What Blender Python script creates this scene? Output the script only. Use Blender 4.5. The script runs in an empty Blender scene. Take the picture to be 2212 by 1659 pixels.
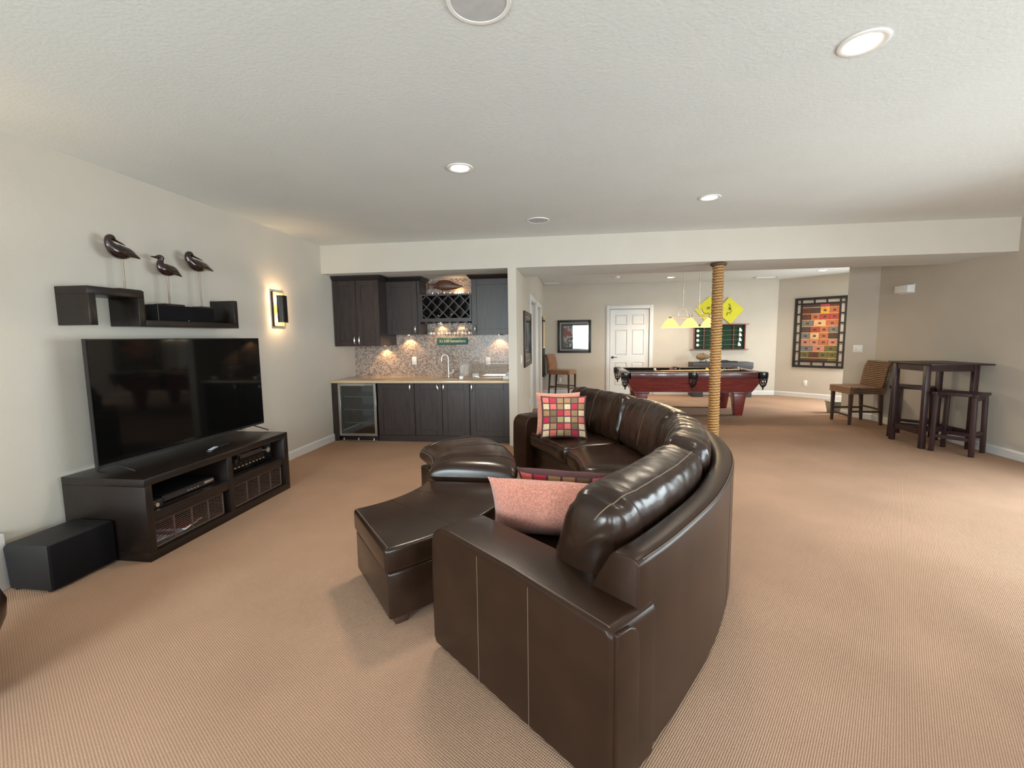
import bpy, bmesh, math, random
from mathutils import Vector, Matrix, noise
random.seed(7)
PI = math.pi
sc = bpy.context.scene
COL = sc.collection

# ------------------------------------------------------------------ camera
F_PX, YAW, PITCH, ROLL = 979.67, -0.131583632, 0.102472094, -0.0123309396
cy, sy = math.cos(YAW), math.sin(YAW)
fw = Vector((sy, cy, 0)); rt = Vector((cy, -sy, 0)); up = Vector((0, 0, 1))
cp, sp = math.cos(PITCH), math.sin(PITCH)
fw, up = cp * fw - sp * up, cp * up + sp * fw
cr, sr = math.cos(ROLL), math.sin(ROLL)
rt, up = cr * rt + sr * up, cr * up - sr * rt
cam = bpy.data.cameras.new('camera'); camo = bpy.data.objects.new('camera', cam); COL.objects.link(camo)
cam.sensor_width = 36; cam.sensor_fit = 'HORIZONTAL'; cam.lens = F_PX / 2212 * 36; cam.clip_start = 0.05
camo.matrix_world = Matrix(((rt.x, up.x, -fw.x, 0), (rt.y, up.y, -fw.y, 0), (rt.z, up.z, -fw.z, 1.46), (0, 0, 0, 1)))
sc.camera = camo

# ------------------------------------------------------------------ world, daylight, exposure
w = bpy.data.worlds.new('world'); sc.world = w; w.use_nodes = True
bg = w.node_tree.nodes['Background']; bg.inputs[0].default_value = (0.80, 0.90, 1.0, 1); bg.inputs[1].default_value = 2.0
sc.view_settings.view_transform = 'Standard'; sc.view_settings.look = 'None'
sc.view_settings.gamma = 1; sc.view_settings.use_curve_mapping = False
sc.view_settings.exposure = 0.66
sc.cycles.max_bounces = 8; sc.cycles.diffuse_bounces = 5; sc.cycles.glossy_bounces = 4
sc.cycles.transmission_bounces = 6; sc.cycles.transparent_max_bounces = 12
sc.cycles.caustics_reflective = False; sc.cycles.caustics_refractive = False
sc.cycles.use_denoising = True

def area(name, loc, rot, sx, sy_, power, col):
    l = bpy.data.lights.new(name, 'AREA'); l.shape = 'RECTANGLE'; l.size = sx; l.size_y = sy_
    l.energy = power; l.color = col
    o = bpy.data.objects.new(name, l); COL.objects.link(o); o.location = loc; o.rotation_euler = rot
    return o
# daylight entering through the patio door (right wall) and the windows behind the camera
DAY = (0.84, 0.96, 1.0)
def day(name, loc, rot, sx, sy_, power):
    p = area(name, loc, rot, sx, sy_, power, DAY); p.data.spread = math.radians(150)
day('daylight_patio', (5.13, 2.75, 1.10), (0, PI / 2 - 0.50, 0), 1.9, 3.7, 135)
day('daylight_glass_door', (3.5, -2.29, 1.08), (PI / 2 - 0.40, 0, 0), 2.5, 2.0, 150)
day('daylight_window', (0.5, -2.29, 1.37), (PI / 2 - 0.30, 0, 0), 0.9, 1.45, 36)
day('daylight_window_left', (-2.3, -2.29, 1.37), (PI / 2 - 0.30, 0, 0), 1.3, 1.45, 105)
day('daylight_nook', (6.86, 9.25, 1.25), (0, PI / 2 - 0.30, 0), 1.7, 0.66, 75)

# ------------------------------------------------------------------ materials
def nm(name):
    m = bpy.data.materials.new(name); m.use_nodes = True
    nt = m.node_tree; return m, nt, nt.nodes['Principled BSDF']
def N(nt, t, **kw):
    n = nt.nodes.new(t)
    for k, v in kw.items(): setattr(n, k, v)
    return n
def c4(c): return (c[0], c[1], c[2], 1)
def pm(name, col, rough=0.6, metal=0.0, var=0.06, scale=20, bump=0.0, bscale=None, bdist=0.01, spec=0.5, coat=0.0, sheen=0.0, stretch=(1, 1, 1), gen=False):
    m, nt, b = nm(name)
    tc = N(nt, 'ShaderNodeTexCoord'); mp = N(nt, 'ShaderNodeMapping'); mp.inputs['Scale'].default_value = stretch
    nt.links.new(tc.outputs['Object'], mp.inputs[0])
    no = N(nt, 'ShaderNodeTexNoise'); no.inputs['Scale'].default_value = scale; no.inputs['Detail'].default_value = 3
    nt.links.new(mp.outputs[0], no.inputs['Vector'])
    rp = N(nt, 'ShaderNodeValToRGB')
    rp.color_ramp.elements[0].position = 0.3; rp.color_ramp.elements[1].position = 0.7
    rp.color_ramp.elements[0].color = c4([max(0, x * (1 - var)) for x in col]); rp.color_ramp.elements[1].color = c4([x * (1 + var) for x in col])
    nt.links.new(no.outputs['Fac'], rp.inputs[0]); nt.links.new(rp.outputs[0], b.inputs['Base Color'])
    b.inputs['Roughness'].default_value = rough; b.inputs['Metallic'].default_value = metal
    b.inputs['Specular IOR Level'].default_value = spec; b.inputs['Coat Weight'].default_value = coat; b.inputs['Coat Roughness'].default_value = 0.15
    if sheen: b.inputs['Sheen Weight'].default_value = sheen; b.inputs['Sheen Roughness'].default_value = 0.6
    if bump:
        n2 = N(nt, 'ShaderNodeTexNoise'); n2.inputs['Scale'].default_value = bscale or scale * 4; n2.inputs['Detail'].default_value = 4
        nt.links.new(mp.outputs[0], n2.inputs['Vector'])
        bp = N(nt, 'ShaderNodeBump'); bp.inputs['Strength'].default_value = bump; bp.inputs['Distance'].default_value = bdist
        nt.links.new(n2.outputs['Fac'], bp.inputs['Height']); nt.links.new(bp.outputs[0], b.inputs['Normal'])
    return m
def wood(name, c1, c2, rough=0.4, axis='z', fine=40, coat=0.0):
    m, nt, b = nm(name)
    tc = N(nt, 'ShaderNodeTexCoord'); mp = N(nt, 'ShaderNodeMapping')
    mp.inputs['Scale'].default_value = {'x': (1.2, 14, 14), 'y': (14, 1.2, 14), 'z': (14, 14, 1.2)}[axis]
    nt.links.new(tc.outputs['Object'], mp.inputs[0])
    no = N(nt, 'ShaderNodeTexNoise'); no.inputs['Scale'].default_value = 3.5; no.inputs['Detail'].default_value = 6; no.inputs['Roughness'].default_value = 0.65; no.inputs['Distortion'].default_value = 0.6
    nt.links.new(mp.outputs[0], no.inputs['Vector'])
    rp = N(nt, 'ShaderNodeValToRGB'); rp.color_ramp.elements[0].position = 0.33; rp.color_ramp.elements[1].position = 0.68
    rp.color_ramp.elements[0].color = c4(c1); rp.color_ramp.elements[1].color = c4(c2)
    nt.links.new(no.outputs['Fac'], rp.inputs[0]); nt.links.new(rp.outputs[0], b.inputs['Base Color'])
    b.inputs['Roughness'].default_value = rough; b.inputs['Coat Weight'].default_value = coat
    bp = N(nt, 'ShaderNodeBump'); bp.inputs['Strength'].default_value = 0.15; bp.inputs['Distance'].default_value = 0.002
    nt.links.new(no.outputs['Fac'], bp.inputs['Height']); nt.links.new(bp.outputs[0], b.inputs['Normal'])
    return m
def emit(name, col, strength, base=None):
    m, nt, b = nm(name)
    no = N(nt, 'ShaderNodeTexNoise'); no.inputs['Scale'].default_value = 8
    mx = N(nt, 'ShaderNodeMixRGB'); mx.inputs[1].default_value = c4(col); mx.inputs[2].default_value = c4([x * 0.9 for x in col])
    nt.links.new(no.outputs['Fac'], mx.inputs[0]); nt.links.new(mx.outputs[0], b.inputs['Emission Color'])
    b.inputs['Base Color'].default_value = c4(base or col); b.inputs['Emission Strength'].default_value = strength
    return m
def glassy(name, tint=(1, 1, 1), gloss=0.08, rough=0.02):
    m, nt, b = nm(name); nt.nodes.remove(b)
    tr = N(nt, 'ShaderNodeBsdfTransparent'); tr.inputs[0].default_value = c4(tint)
    gl = N(nt, 'ShaderNodeBsdfGlossy'); gl.inputs['Roughness'].default_value = rough
    fr = N(nt, 'ShaderNodeLayerWeight'); fr.inputs[0].default_value = 0.3
    mt = N(nt, 'ShaderNodeMath', operation='MULTIPLY_ADD'); mt.inputs[1].default_value = 0.5; mt.inputs[2].default_value = gloss; mt.use_clamp = True
    nt.links.new(fr.outputs['Fresnel'], mt.inputs[0])
    mx = N(nt, 'ShaderNodeMixShader'); nt.links.new(mt.outputs[0], mx.inputs[0]); nt.links.new(tr.outputs[0], mx.inputs[1]); nt.links.new(gl.outputs[0], mx.inputs[2])
    nt.links.new(mx.outputs[0], nt.nodes['Material Output'].inputs[0])
    return m

def carpet_mat():
    m, nt, b = nm('carpet')
    tc = N(nt, 'ShaderNodeTexCoord'); mp = N(nt, 'ShaderNodeMapping'); mp.inputs['Rotation'].default_value = (0, 0, math.radians(33))
    nt.links.new(tc.outputs['Object'], mp.inputs[0])
    sx = N(nt, 'ShaderNodeSeparateXYZ'); nt.links.new(mp.outputs[0], sx.inputs[0])
    def sn(sock, k):
        a = N(nt, 'ShaderNodeMath', operation='MULTIPLY'); a.inputs[1].default_value = k; nt.links.new(sock, a.inputs[0])
        s = N(nt, 'ShaderNodeMath', operation='SINE'); nt.links.new(a.outputs[0], s.inputs[0]); return s.outputs[0]
    k1, k2 = 2 * PI / 0.0078, 2 * PI / 0.0092
    pa = N(nt, 'ShaderNodeMath', operation='MULTIPLY_ADD'); nt.links.new(sn(sx.outputs[1], k2), pa.inputs[0]); pa.inputs[1].default_value = 0.75
    nt.links.new(sn(sx.outputs[0], k1), pa.inputs[2])
    nf = N(nt, 'ShaderNodeTexNoise'); nf.inputs['Scale'].default_value = 330; nf.inputs['Detail'].default_value = 2; nt.links.new(tc.outputs['Object'], nf.inputs['Vector'])
    ht = N(nt, 'ShaderNodeMath', operation='MULTIPLY_ADD'); nt.links.new(nf.outputs['Fac'], ht.inputs[0]); ht.inputs[1].default_value = 3.2; nt.links.new(pa.outputs[0], ht.inputs[2])
    nl = N(nt, 'ShaderNodeTexNoise'); nl.inputs['Scale'].default_value = 1.3; nl.inputs['Detail'].default_value = 4; nt.links.new(tc.outputs['Object'], nl.inputs['Vector'])
    mr = N(nt, 'ShaderNodeMapRange'); mr.inputs[1].default_value = -1.0; mr.inputs[2].default_value = 4.2
    nt.links.new(ht.outputs[0], mr.inputs[0])
    r1 = N(nt, 'ShaderNodeValToRGB')
    r1.color_ramp.elements[0].color = c4((0.265, 0.159, 0.105)); r1.color_ramp.elements[1].color = c4((0.525, 0.350, 0.244))
    nt.links.new(mr.outputs[0], r1.inputs[0])
    mx = N(nt, 'ShaderNodeMixRGB', blend_type='MULTIPLY'); mx.inputs[0].default_value = 1.0
    r2 = N(nt, 'ShaderNodeValToRGB'); r2.color_ramp.elements[0].position = 0.35; r2.color_ramp.elements[1].position = 0.65
    r2.color_ramp.elements[0].color = c4((0.92, 0.91, 0.90)); r2.color_ramp.elements[1].color = c4((1.06, 1.05, 1.05))
    nt.links.new(nl.outputs['Fac'], r2.inputs[0]); nt.links.new(r1.outputs[0], mx.inputs[1]); nt.links.new(r2.outputs[0], mx.inputs[2])
    nt.links.new(mx.outputs[0], b.inputs['Base Color'])
    b.inputs['Roughness'].default_value = 0.95; b.inputs['Specular IOR Level'].default_value = 0.1
    bp = N(nt, 'ShaderNodeBump'); bp.inputs['Strength'].default_value = 0.45; bp.inputs['Distance'].default_value = 0.002
    nt.links.new(ht.outputs[0], bp.inputs['Height']); nt.links.new(bp.outputs[0], b.inputs['Normal'])
    return m
def tile_mat():
    m, nt, b = nm('mosaic_tile')
    tc = N(nt, 'ShaderNodeTexCoord'); mp = N(nt, 'ShaderNodeMapping'); mp.inputs['Rotation'].default_value = (PI / 2, 0, 0)
    nt.links.new(tc.outputs['Object'], mp.inputs[0])
    br = N(nt, 'ShaderNodeTexBrick'); br.offset = 0.0
    br.inputs['Scale'].default_value = 1.0; br.inputs['Brick Width'].default_value = 0.020; br.inputs['Row Height'].default_value = 0.020
    br.inputs['Mortar Size'].default_value = 0.0012; br.inputs['Bias'].default_value = 0.0
    br.inputs['Color1'].default_value = c4((0.17, 0.115, 0.09)); br.inputs['Color2'].default_value = c4((0.52, 0.43, 0.37)); br.inputs['Mortar'].default_value = c4((0.30, 0.26, 0.23))
    nt.links.new(mp.outputs[0], br.inputs['Vector']); nt.links.new(br.outputs['Color'], b.inputs['Base Color'])
    b.inputs['Roughness'].default_value = 0.28
    bp = N(nt, 'ShaderNodeBump'); bp.inputs['Strength'].default_value = 0.4; bp.inputs['Distance'].default_value = 0.002; bp.invert = True
    nt.links.new(br.outputs['Fac'], bp.inputs['Height']); nt.links.new(bp.outputs[0], b.inputs['Normal'])
    return m
def picture_mat(name, cols, scale, bandy=False):
    m, nt, b = nm(name)
    tc = N(nt, 'ShaderNodeTexCoord')
    no = N(nt, 'ShaderNodeTexVoronoi') if not bandy else N(nt, 'ShaderNodeTexNoise')
    no.inputs['Scale'].default_value = scale; nt.links.new(tc.outputs['Object'], no.inputs['Vector'])
    n2 = N(nt, 'ShaderNodeTexNoise'); n2.inputs['Scale'].default_value = scale * 0.8; n2.inputs['Detail'].default_value = 3; nt.links.new(tc.outputs['Object'], n2.inputs['Vector'])
    rp = N(nt, 'ShaderNodeValToRGB'); rp.color_ramp.interpolation = 'CONSTANT'
    el = rp.color_ramp.elements
    while len(el) < len(cols): el.new(0.5)
    for i, c in enumerate(cols): el[i].position = 0.28 + 0.44 * i / len(cols); el[i].color = c4(c)
    el[0].position = 0
    nt.links.new(n2.outputs['Fac'], rp.inputs[0]); nt.links.new(rp.outputs[0], b.inputs['Base Color'])
    b.inputs['Roughness'].default_value = 0.6
    return m

M = {}
M['wall'] = pm('wall_paint', (0.555, 0.505, 0.435), 0.85, var=0.02, scale=3, bump=0.25, bscale=160, bdist=0.002, spec=0.25)
M['ceil'] = pm('ceiling_paint', (0.69, 0.72, 0.705), 0.9, var=0.02, scale=2, bump=0.5, bscale=55, bdist=0.004, spec=0.2)
M['carpet'] = carpet_mat()
M['tile'] = tile_mat()
M['white'] = pm('white_trim_paint', (0.70, 0.70, 0.69), 0.35, var=0.015, scale=4)
M['whitep'] = pm('white_plastic', (0.82, 0.82, 0.80), 0.35, var=0.01)
M['leather'] = pm('brown_leather', (0.020, 0.0095, 0.0056), 0.29, var=0.25, scale=6, bump=0.2, bscale=90, bdist=0.002, spec=0.38, coat=0.12)
M['leather_f'] = pm('brown_leather_frame', (0.024, 0.0110, 0.0062), 0.35, var=0.2, scale=5, bump=0.2, bscale=110, bdist=0.0015, spec=0.24)
M['stitch'] = pm('tan_stitching', (0.15, 0.10, 0.066), 0.7)
M['espresso'] = wood('espresso_oak', (0.016, 0.009, 0.008), (0.042, 0.027, 0.024), 0.38, 'z')
M['espresso_x'] = wood('espresso_oak_rail', (0.016, 0.009, 0.008), (0.042, 0.027, 0.024), 0.38, 'x')
M['crown'] = pm('black_crown', (0.012, 0.008, 0.008), 0.4)
M['blackwood'] = wood('black_brown_laminate', (0.007, 0.0042, 0.0034), (0.013, 0.008, 0.0062), 0.32, 'y')
M['mahog'] = wood('mahogany', (0.115, 0.014, 0.014), (0.27, 0.045, 0.036), 0.32, 'x', coat=0.2)
M['mahog_d'] = wood('mahogany_rail', (0.09, 0.022, 0.024), (0.15, 0.045, 0.045), 0.25, 'x', coat=0.4)
M['pubwood'] = wood('dark_red_wood', (0.020, 0.007, 0.008), (0.042, 0.016, 0.016), 0.42, 'z', coat=0.0)
M['legwood'] = wood('dark_brown_leg_wood', (0.03, 0.014, 0.008), (0.06, 0.03, 0.018), 0.4, 'z')
M['black'] = pm('satin_black_plastic', (0.008, 0.008, 0.009), 0.4)
M['blackm'] = pm('matte_black_vinyl', (0.009, 0.009, 0.010), 0.55, bump=0.2, bscale=300, bdist=0.001)
M['screen'] = pm('black_glass_screen', (0.003, 0.003, 0.003), 0.05, spec=0.22)
M['felt'] = pm('black_felt', (0.007, 0.006, 0.007), 1.0, spec=0.15)
M['chrome'] = pm('brushed_nickel', (0.80, 0.78, 0.74), 0.34, metal=1.0, var=0.03)
M['steel'] = pm('stainless_steel', (0.55, 0.54, 0.52), 0.3, metal=1.0, var=0.04, stretch=(1, 1, 20))
M['dsteel'] = pm('dark_steel', (0.10, 0.10, 0.11), 0.35, metal=0.9)
M['fglass'] = glassy('fridge_glass', (0.62, 0.68, 0.70), 0.10)
M['fridge_in'] = pm('fridge_interior', (0.45, 0.50, 0.52), 0.6)
M['counter'] = pm('beige_counter', (0.55, 0.42, 0.28), 0.16, var=0.08, scale=80, spec=0.5)
M['clear'] = glassy('clear_glass', (0.97, 0.98, 0.98), 0.10, 0.02)
M['pane'] = glassy('window_pane', (0.97, 0.98, 0.98), 0.04, 0.0)
M['rope'] = pm('manila_rope', (0.42, 0.235, 0.085), 0.8, var=0.3, scale=90, bump=0.5, bscale=200, bdist=0.003)
M['rope_d'] = pm('dark_rope', (0.10, 0.055, 0.028), 0.8, var=0.3, scale=60)
M['birdwood'] = pm('polished_dark_wood', (0.020, 0.007, 0.006), 0.22, var=0.4, scale=15, coat=0.5, stretch=(1, 0.3, 1))
M['rod'] = pm('pale_dowel', (0.34, 0.27, 0.20), 0.6)
M['amber'] = pm('amber_mica', (0.75, 0.40, 0.10), 0.45, var=0.25, scale=12)
M['bronze'] = pm('dark_bronze', (0.035, 0.028, 0.026), 0.35, metal=0.7)
M['bulb'] = emit('bulb_glow', (1.0, 0.80, 0.48), 26)
M['lamp'] = emit('downlight_glow', (1.0, 0.86, 0.62), 14)
M['puck'] = emit('puck_glow', (1.0, 0.82, 0.52), 12)
M['shade'] = emit('shade_glow', (1.0, 0.60, 0.20), 0.95, base=(0.45, 0.32, 0.14))
M['salmon'] = pm('salmon_chenille', (0.54, 0.215, 0.150), 0.95, var=0.30, scale=120, bump=0.5, bscale=260, bdist=0.003, sheen=0.4)
M['pl_line'] = pm('plum_fabric', (0.085, 0.035, 0.040), 0.85)
PCOL = {'r': (0.38, 0.018, 0.045), 's': (0.60, 0.13, 0.11), 't': (0.30, 0.185, 0.085), 'c': (0.58, 0.47, 0.31), 'o': (0.155, 0.105, 0.05), 'g': (0.36, 0.29, 0.13)}
for k, c in PCOL.items(): M['pl_' + k] = pm('patch_' + {'r': 'crimson', 's': 'coral', 't': 'tan', 'c': 'cream', 'o': 'olive', 'g': 'gold'}[k], c, 0.7, var=0.12, scale=60)
M['suede'] = pm('cognac_suede', (0.235, 0.098, 0.038), 0.75, var=0.3, scale=14, sheen=0.2)
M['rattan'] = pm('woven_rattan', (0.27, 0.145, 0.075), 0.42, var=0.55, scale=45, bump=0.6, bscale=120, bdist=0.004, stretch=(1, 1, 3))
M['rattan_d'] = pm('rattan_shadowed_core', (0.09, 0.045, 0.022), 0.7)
M['cueW'] = pm('pale_maple', (0.66, 0.47, 0.24), 0.35)
M['ivory'] = pm('ivory_ball', (0.80, 0.74, 0.60), 0.12)
M['yball'] = pm('yellow_ball', (0.70, 0.36, 0.03), 0.12)
M['greenball'] = pm('green_ball', (0.02, 0.10, 0.06), 0.12)
M['pocket'] = pm('black_pocket_leather', (0.012, 0.012, 0.012), 0.22, coat=0.3)
M['green'] = pm('green_felt_board', (0.006, 0.035, 0.015), 0.9)
M['yflag'] = pm('yellow_flag_cloth', (0.72, 0.66, 0.045), 0.8, var=0.05, scale=10)
M['ink'] = pm('dark_print_ink', (0.06, 0.065, 0.03), 0.8)
M['signg'] = pm('teal_sign_paint', (0.022, 0.105, 0.085), 0.5)
M['signt'] = pm('cream_lettering', (0.80, 0.74, 0.48), 0.6)
M['fish'] = pm('carved_fish_wood', (0.095, 0.035, 0.017), 0.4, var=0.5, scale=30)
M['mat_w'] = pm('white_mat_board', (0.62, 0.62, 0.60), 0.5)
M['art1'] = picture_mat('picture_print', [(0.05, 0.05, 0.055), (0.30, 0.10, 0.08), (0.45, 0.45, 0.47), (0.12, 0.12, 0.14), (0.62, 0.60, 0.58)], 4.5)
M['art2'] = picture_mat('picture_print_dark', [(0.10, 0.11, 0.12), (0.45, 0.5, 0.52), (0.2, 0.22, 0.22)], 3.0)
M['tan_stone'] = pm('tan_sculpture', (0.20, 0.125, 0.06), 0.6, var=0.3, scale=15)
M['greypot'] = pm('grey_planter', (0.27, 0.27, 0.23), 0.8)
M['charcoal'] = pm('charcoal_paint', (0.045, 0.045, 0.05), 0.5)
M['grille'] = pm('grey_speaker_grille', (0.50, 0.51, 0.51), 0.7, bump=0.6, bscale=500, bdist=0.001)
M['book'] = pm('magazine_paper', (0.65, 0.66, 0.72), 0.4)
M['bookr'] = pm('magazine_cover_red', (0.22, 0.03, 0.04), 0.4)
M['wglass'] = pm('dark_bottle_glass', (0.008, 0.012, 0.008), 0.08)
M['cork'] = pm('foil_capsule', (0.45, 0.42, 0.42), 0.35, metal=0.3)
M['corkr'] = pm('red_foil_capsule', (0.25, 0.06, 0.06), 0.35)
M['basket'] = pm('brown_wire_basket', (0.085, 0.055, 0.045), 0.45)
M['goldrod'] = pm('satin_nickel_lamp', (0.85, 0.76, 0.62), 0.35, metal=0.7)

# ------------------------------------------------------------------ mesh builder
class B:
    def __init__(s): s.v = []; s.f = []; s.mi = []
    def add(s, vs, fs, mi=0):
        o = len(s.v); s.v += [Vector(p) for p in vs]
        for f in fs: s.f.append([o + i for i in f]); s.mi.append(mi)
        return s
    def box(s, x0, x1, y0, y1, z0, z1, mi=0):
        return s.add([(x0, y0, z0), (x1, y0, z0), (x1, y1, z0), (x0, y1, z0), (x0, y0, z1), (x1, y0, z1), (x1, y1, z1), (x0, y1, z1)],
                     [(0, 3, 2, 1), (4, 5, 6, 7), (0, 1, 5, 4), (1, 2, 6, 5), (2, 3, 7, 6), (3, 0, 4, 7)], mi)
    def hexa(s, b4, t4, mi=0):   # bottom quad, top quad (both ccw from above)
        return s.add(list(b4) + list(t4), [(3, 2, 1, 0), (4, 5, 6, 7), (0, 1, 5, 4), (1, 2, 6, 5), (2, 3, 7, 6), (3, 0, 4, 7)], mi)
    def prism(s, poly, fn, a, b, mi=0):   # poly 2d, fn(u,v,w)->xyz, extruded w a..b
        n = len(poly); vs = [fn(u, v, a) for u, v in poly] + [fn(u, v, b) for u, v in poly]
        fs = [tuple(range(n))[::-1], tuple(range(n, 2 * n))] + [(i, (i + 1) % n, n + (i + 1) % n, n + i) for i in range(n)]
        return s.add(vs, fs, mi)
    def tube(s, pts, r, n=8, closed=False, mi=0, flat=1.0):
        pts = [Vector(p) for p in pts]; m = len(pts); rr = r if isinstance(r, (list, tuple)) else [r] * m
        vs = []; prev = None
        for i, p in enumerate(pts):
            if closed: d = pts[(i + 1) % m] - pts[i - 1]
            else: d = pts[min(i + 1, m - 1)] - pts[max(i - 1, 0)]
            d.normalize()
            if prev is None:
                a = Vector((0, 0, 1)) if abs(d.z) < 0.9 else Vector((1, 0, 0)); x = a.cross(d).normalized()
            else: x = (prev - d * prev.dot(d)).normalized()
            prev = x; y = d.cross(x)
            for k in range(n):
                t = 2 * PI * k / n; vs.append(p + x * math.cos(t) * rr[i] * flat + y * math.sin(t) * rr[i])
        fs = []
        for i in range(m if closed else m - 1):
            for k in range(n):
                a = i * n + k; b2 = i * n + (k + 1) % n; j = ((i + 1) % m) * n
                fs.append((a, b2, j + (k + 1) % n, j + k))
        if not closed: fs += [tuple(range(n))[::-1], tuple((m - 1) * n + k for k in range(n))]
        return s.add(vs, fs, mi)
    def cyl(s, p0, p1, r0, r1=None, n=16, mi=0): return s.tube([p0, p1], [r0, r0 if r1 is None else r1], n, mi=mi)
    def lathe(s, prof, c=(0, 0, 0), n=24, mi=0, ax='z'):
        vs = []
        for r, z in prof:
            for k in range(n):
                t = 2 * PI * k / n; p = (r * math.cos(t), r * math.sin(t), z)
                if ax == 'y': p = (p[0], p[2], p[1])
                if ax == 'x': p = (p[2], p[0], p[1])
                vs.append((c[0] + p[0], c[1] + p[1], c[2] + p[2]))
        fs = [(i * n + k, i * n + (k + 1) % n, (i + 1) * n + (k + 1) % n, (i + 1) * n + k) for i in range(len(prof) - 1) for k in range(n)]
        if prof[0][0] > 1e-5: fs.append(tuple(range(n))[::-1])
        if prof[-1][0] > 1e-5: fs.append(tuple((len(prof) - 1) * n + k for k in range(n)))
        return s.add(vs, fs, mi)
    def grid(s, fn, nu, nv, cu=False, cv=False, mi=0, mfn=None):
        U = nu if cu else nu + 1; V = nv if cv else nv + 1; o = len(s.v)
        s.v += [Vector(fn(i / nu, j / nv)) for i in range(U) for j in range(V)]
        for i in range(nu):
            for j in range(nv):
                i2 = (i + 1) % U; j2 = (j + 1) % V
                s.f.append([o + i * V + j, o + i2 * V + j, o + i2 * V + j2, o + i * V + j2]); s.mi.append(mfn(i, j) if mfn else mi)
        return s
    def xf(s, mat):
        s.v = [mat @ v for v in s.v]; return s

def wloc(o):
    p = Vector((0, 0, 0))
    while o: p += o.location; o = o.parent
    return p
def obj(name, b, mat, parent=None, origin=None, bevel=0.0, seg=2, smooth=False, world=True, weld=True):
    me = bpy.data.meshes.new(name)
    off = Vector(origin) if origin else (wloc(parent) if (parent and world) else Vector((0, 0, 0)))
    bm = bmesh.new(); vs = [bm.verts.new(v - off) for v in b.v]
    for f, mi in zip(b.f, b.mi):
        try: fc = bm.faces.new([vs[i] for i in f]); fc.material_index = mi
        except ValueError: pass
    if weld: bmesh.ops.remove_doubles(bm, verts=bm.verts, dist=1e-5)
    bmesh.ops.recalc_face_normals(bm, faces=bm.faces)
    if bevel:
        es = [e for e in bm.edges if len(e.link_faces) == 2 and e.calc_face_angle(0) > 0.5]
        bmesh.ops.bevel(bm, geom=es, offset=bevel, segments=seg, profile=0.5, affect='EDGES', clamp_overlap=True)
    for f in bm.faces: f.smooth = bool(smooth or bevel)
    if smooth or bevel:
        for e in bm.edges:
            if len(e.link_faces) == 2 and e.calc_face_angle(0) > (0.9 if smooth else 0.65): e.smooth = False
    bm.to_mesh(me); bm.free()
    for m in (mat if isinstance(mat, (list, tuple)) else [mat]): me.materials.append(M[m] if isinstance(m, str) else m)
    o = bpy.data.objects.new(name, me); COL.objects.link(o)
    if parent: o.parent = parent
    elif origin: o.location = origin
    return o
def tag(o, label, cat, group=None):
    o['label'] = label; o['category'] = cat
    if group: o['group'] = group
    return o
def thing(name, label, cat, loc=(0, 0, 0), rotz=0, group=None):
    o = bpy.data.objects.new(name, None); COL.objects.link(o); o.location = loc; o.rotation_euler = (0, 0, rotz)
    o.empty_display_size = 0.1
    return tag(o, label, cat, group)
def struct(name, b, mat, label=None, parent=None, bevel=0, origin=None):
    o = obj(name, b, mat, parent, bevel=bevel, origin=origin)
    if not parent: o['kind'] = 'structure'
    if label: o['label'] = label
    return o
def lamp(name, kind, loc, power, col, parent=None, **kw):
    l = bpy.data.lights.new(name, kind); l.energy = power; l.color = col
    for k, v in kw.items(): setattr(l, k, v)
    o = bpy.data.objects.new(name, l); COL.objects.link(o)
    o.location = Vector(loc) - (wloc(parent) if parent else Vector((0, 0, 0)))
    if parent: o.parent = parent
    return o
def copy_tree(o, parent=None):
    c = o.copy(); COL.objects.link(c); c.parent = parent
    for ch in list(o.children): copy_tree(ch, c)
    return c
WARM = (1.0, 0.66, 0.34)

# ================================================================== the setting
XL, XR, YB, YW, H = -3.42, 5.02, 6.84, 11.6, 2.74
struct('floor', B().box(-3.57, 7.05, -2.35, 11.75, -0.1, 0), 'carpet', 'tan loop-pile carpet across the whole room')
struct('ceiling', B().box(-3.57, 7.05, -2.35, 11.75, H, H + 0.1), 'ceil', 'off-white lightly textured ceiling')
struct('wall_left', B().box(XL - 0.15, XL, -2.35, 6.99, 0, H), 'wall', 'beige wall behind the television')
struct('wall_bar', B().box(XL, -0.83, YB, YB + 0.15, 0, 2.36), 'tile', 'mosaic tiled wall behind the wet bar')
b = B(); dz = 2.12
OPEN = [(8.03, 9.19), (9.55, 10.71)]
b.box(-0.83, -0.72, 5.97, 8.03, 0, 2.36); b.box(-0.83, -0.72, 6.9, 8.03, 2.36, H)
b.box(-0.83, -0.72, 9.19, 9.55, 0, H); b.box(-0.83, -0.72, 10.71, YW, 0, H)
b.box(-0.83, -0.72, 8.03, 9.19, dz, H); b.box(-0.83, -0.72, 9.55, 10.71, dz, H)
struct('wall_passage', b, 'wall', 'beige partition wall beside the wet bar')
bmm = B().box(XL, XR, 5.97, 6.9, 2.36, H); bmm.mi[0] = 1
struct('ceiling_beam', bmm, ['wall', 'ceil'], 'wide dropped beige ceiling beam across the room')
struct('wall_back', B().box(-0.83, 0.94, YW, YW + 0.15, 0, H).box(1.895, 4.86, YW, YW + 0.15, 0, H).box(0.94, 1.895, YW, YW + 0.15, 2.125, H), 'wall', 'far beige wall behind the pool table')
dg = Vector((0.73, -0.683)).normalized(); dn = Vector((-dg.y, dg.x))   # diagonal far wall, normal away from the room
D0 = Vector((4.843, 11.6))
def diag(s, off, z): p = D0 + dg * s - dn * off; return (p.x, p.y, z)
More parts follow.
